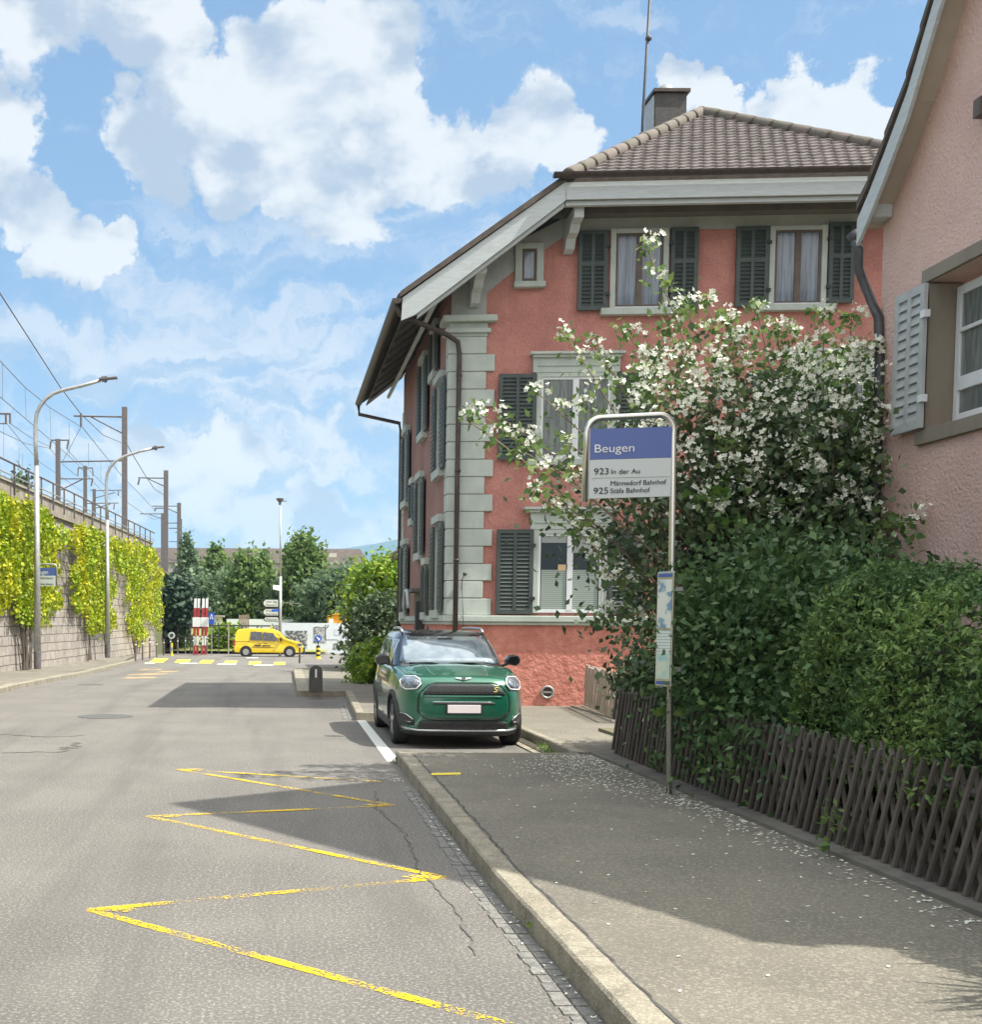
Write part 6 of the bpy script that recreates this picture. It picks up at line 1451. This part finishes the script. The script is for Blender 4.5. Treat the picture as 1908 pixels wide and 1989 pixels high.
# fence along the far side of the junction
gf = thing('garden_fence', 'dark post and rail fence with overgrown wire mesh at the far side of the junction', 'fence', (P(400,1270,83).x, 83, terr(83)))
p_, q_ = P(316,1270,83), P(530,1270,83)
for yy in (1215, 1236): m = MB(); m.box(p_.x,q_.x,82.96,83.04,P(400,yy,83).z-.05,P(400,yy,83).z+.05); m.build('rail', DARKM, gf)
for x in (322, 346, 370, 398, 425, 444, 470, 500): q = P(x,1270,83); m = MB(); m.box(q.x-.045,q.x+.045,82.9,83.0,terr(83),P(x,1214,83).z); m.build('post', DARKM if x != 444 else FENL, gf)
gr_ = MB(); gr_.add([(-24,83.2,-.4), (4,83.2,-.4), (4,92,1.0), (-24,92,1.0)], [(0,1,2,3)]); gr_.add([(-24,92,1.0), (4,92,1.0), (4,120,1.4), (-24,120,1.4)], [(0,1,2,3)]); struct('grass_bank', gr_, mat('grass_bank', (.19,.24,.055), (.27,.27,.10), 1.2, 1, .5, 10))
hl_ = MB(); hl_.box(-24,-4.2,95,96,1,P(360,1198,95).z); 
hg_ = thing('low_hedge', 'clipped pale green low hedge on the bank behind the striped boards', 'hedge', (-7,95,1)); q0, q1 = P(318,1203,94), P(374,1217,94)
r9 = np.random.default_rng(95); L_ = np.stack([r9.uniform(q0.x,q1.x,2600), 94+r9.random(2600)*1.0, r9.uniform(q1.z,q0.z,2600)], 1); leafcloud('foliage', L_, .14, LEAFB, hg_, seed=96)
L_ = []; 
for i, (x0, x1, y0, y1, mt, lb) in enumerate([(318,372,1218,1268,LEAFM,'overgrown green bushes behind the fence on the left'), (412,462,1218,1266,LEAFB,'yellowish shrubs behind the fence between the crossing sign and the van')]):
    t = thing('bush', lb, 'bush', (P((x0+x1)/2,1268,84.5).x, 84.5, -.4)); q0, q1 = P(x0,y1,84.5), P(x1,y0,84.5)
    L_, _ = clumps(((q0.x+q1.x)/2, 84.8, (q0.z+q1.z)/2), ((q1.x-q0.x)/2, .8, (q1.z-q0.z)/2), 60, 50, .5, seed=97+i, shell=.3); leafcloud('foliage', L_, .15, mt, t, seed=98+i)
    m = MB(); m.tube([(L_[0][0],84.8,-.5), (L_[0][0],84.8,1)], .04, 6); m.build('stem', BARK, t)
for i in range(2): # white car-like house parts behind the dark tree at left
    pass
wh_ = thing('white_garage', 'white garage wall glimpsed under the dark tree beyond the vine wall', 'garage', (P(335,1200,100).x, 100, .8)); p_, q_ = P(316,1203,100), P(362,1176,100)
m = MB(); m.box(p_.x,q_.x,100,104,.5,P(330,1180,100).z); m.build('wall', WHP, wh_); m = MB(); m.box(p_.x-.3,q_.x+.2,99.8,104.2,P(330,1180,100).z,P(330,1178,100).z); m.build('roof', CONC, wh_)
p_ = MB(); a = P(326,1200,99.9); b_ = P(334,1186,99.9); p_.box(a.x,b_.x,99.94,99.99,a.z,b_.z); p_.build('door', GALV, wh_)
# long apartment block
lb_ = thing('long_building', 'long low apartment block with brown tiled roof behind the trees', 'building', (P(520,1200,150).x, 150, 0))
x0, x1 = P(240,1120,150).x, P(706,1120,150).x; ze = P(520,1094,150).z; zr_ = P(520,1066,158).z
m = MB(); m.box(x0,x1-.6,150,164,-.5,ze); m.build('wall', HWALL, lb_)
m = MB(); xe = P(716,1094,149.2).x; xk = P(700,1066,157).x; m.add([(x0,149.2,ze), (xe,149.2,ze), (xk,157,zr_), (x0,157,zr_), (xe,164.8,ze), (x0,164.8,ze)], [(0,1,2,3), (1,4,2), (3,2,4,5), (0,5,4,1)]); m.build('roof', mat('brown_roof', (.075,.06,.05), (.105,.083,.07), 1.5, .9), lb_)
for i in range(14):
    x = x1-3-i*3.4
    for z in (ze-2.0, ze-5.0): m = MB(); m.box(x-.6,x+.6,149.95,149.99,z,z+1.3); m.build('window', GLASSM, lb_)
m = MB(); q = P(646,1084,153); m.box(q.x-.5,q.x+.5,152.5,153.5,q.z-1,q.z+.6); m.build('chimney', HWALL, lb_)
# house hidden behind the red house (eaves peep out)
nb = thing('neighbour_house', 'house behind the red house with only its brown eaves showing', 'house', (8, 46, 0))
q = P(752,1075,44); m = MB(); m.box(P(762,1075,45).x+.35,16,45,54,-.3,P(755,1085,45).z+.4); m.build('wall', STUC_SHADE, nb)
m = MB(); a = P(753,1078,44); z = a.z; m.prism([(a.x,44,z-.35), (a.x,44,z-.05), (a.x+4,44,z+2.4), (a.x+8.5,44,z-.05), (a.x+8.5,44,z-.35), (a.x+4,44,z+2.1)], (0,11,0)); m.build('roof', TILE_D, nb)
m = MB(); m.box(a.x+.05,a.x+.5,43.9,54,z-.5,z-.36); m.build('soffit', SOFF, nb)
# ================================================================== TREES
def tr(px, top, wpx, Y, mt, lb, leaf=.28, nc=70, per=70, cs=1.1, seed=1, taper=0., lo=.2, name='tree', base=None, group='trees behind the junction'):
    zt_ = P(px, top, Y).z; z0 = terr(Y) if base is None else base; x = P(px, top, Y).x
    return make_tree(name, lb, (x, Y, z0), (zt_-z0)*1.0, wpx/2*Y/FPX, mt, leaf=leaf, nc=nc, per=per, cs=cs, seed=seed, trunk=.2, taper=taper, cr_lo=lo, group=group)
tr(365,1046,46,112,LEAFG,'pointed grey-green tree behind the far masts', seed=101, taper=.6, cs=1.2)
tr(424,1038,50,110,LEAFM,'tall tree with a ragged top above the striped boards', seed=102, taper=.5)
tr(478,1062,56,100,LEAFM,'dark rounded tree above the van roof', seed=103, taper=.2)
tr(452,1102,70,104,LEAFG,'lower mid-green tree between the boards and the van', seed=112, taper=.2)
tr(508,1072,46,106,LEAFM,'mid-green tree just left of the tall straight lamp', seed=104, taper=.3)
tr(592,1028,98,98,LEAFM,'largest leafy tree right of the tall straight lamp', seed=105, nc=120, taper=.35, per=80)
tr(555,1118,70,100,LEAFG,'dark tree behind the arrow signs', seed=113)
tr(668,1096,76,92,LEAFG,'dark tree above the hoarding and orange container', seed=106, nc=90)
tr(625,1120,80,94,LEAFG,'dull green tree above the middle of the hoarding', seed=114)
tr(395,1118,80,100,LEAFG,'broad dark tree behind the striped boards', seed=115, nc=90)
tr(340,1112,70,84,mat('conifer_leaf', (.030,.062,.038), (.045,.085,.05), 1, .6, transl=.1, island=.3),'very dark conifer directly beyond the end of the vine wall', seed=107, nc=80, lo=.38, cs=.9)
tr(28,905,70,78,LEAFD,'small tree top showing behind the railing at the left edge', seed=108, base=5.0, nc=26, per=40, leaf=.22, lo=.1, cs=.7)
tr(746,1088,86,44,LEAFB,'bright yellow-green tree beside the far corner of the red house', seed=109, nc=130, per=120, leaf=.13, cs=.75, lo=.42, group='trees beside the red house')
tr(746,1150,88,42,LEAFD,'dark dense tree below the bright one beside the red house', seed=110, nc=120, per=140, leaf=.12, cs=.7, lo=.05, group='trees beside the red house')
fs_ = thing('shrub', 'light green leafy shrub by the island left of the parked car', 'shrub', (P(730,1290,31).x, 31, .13))
L_, _ = clumps((P(728,1280,31).x, 31.3, .50), (.65,.8,.48), 40, 60, .3, seed=111, shell=.4); L2_, _ = clumps((P(752,1250,31).x, 31.6, .95), (.30,.5,.45), 18, 50, .25, seed=116, shell=.4)
leafcloud('foliage', np.vstack([L_, L2_]), .085, LEAFB, fs_, seed=112); m = MB(); m.tube([(L_[0][0],31.3,.1), (L_[0][0],31.3,.6)], .02, 6); m.build('stem', BARK, fs_)
# ================================================================== DISTANT HILL
hm = MB(); prof = [(-1500,1199), (300,1150), (560,1090), (650,1068), (690,1062), (730,1056), (780,1046), (900,1030), (1200,1010), (1800,1040), (3200,1150)]
N = len(prof); Yh = 3600; vs = []
for i, (px, py) in enumerate(prof):
    c_ = P(px, py, Yh+500); f_ = P(px, 1206, Yh-900); m1 = P(px, (py+1206)/2+6, Yh-250)
    vs += [(f_.x, f_.y, -5), (m1.x+random.uniform(-60,60), m1.y+random.uniform(-150,150), m1.z), tuple(c_), (c_.x, c_.y+2200, -5)]
hm.add(vs, [(i*4+k, i*4+4+k, i*4+5+k, i*4+1+k) for i in range(N-1) for k in range(3)])
o = hm.build('hill', HILL, smooth=True); o['kind'] = 'structure'
HAZE = True
if HAZE:
    hz_ = MB(); hz_.box(-2950,2950,-55,6900,-3,500); ho_ = hz_.build('haze', None); ho_['kind'] = 'stuff'; ho_.data.materials.clear()
    m = bpy.data.materials.new('haze'); m.use_nodes = True; t = m.node_tree; t.nodes.clear(); vp = t.nodes.new('ShaderNodeVolumePrincipled'); vp.inputs['Density'].default_value = .00013; vp.inputs['Color'].default_value = (.50,.76,1.0,1); vp.inputs['Anisotropy'].default_value = 0
    ou = t.nodes.new('ShaderNodeOutputMaterial'); t.links.new(vp.outputs[0], ou.inputs[1]); ho_.data.materials.append(m)
    ho_['label'] = 'thin blue air haze over the distance'
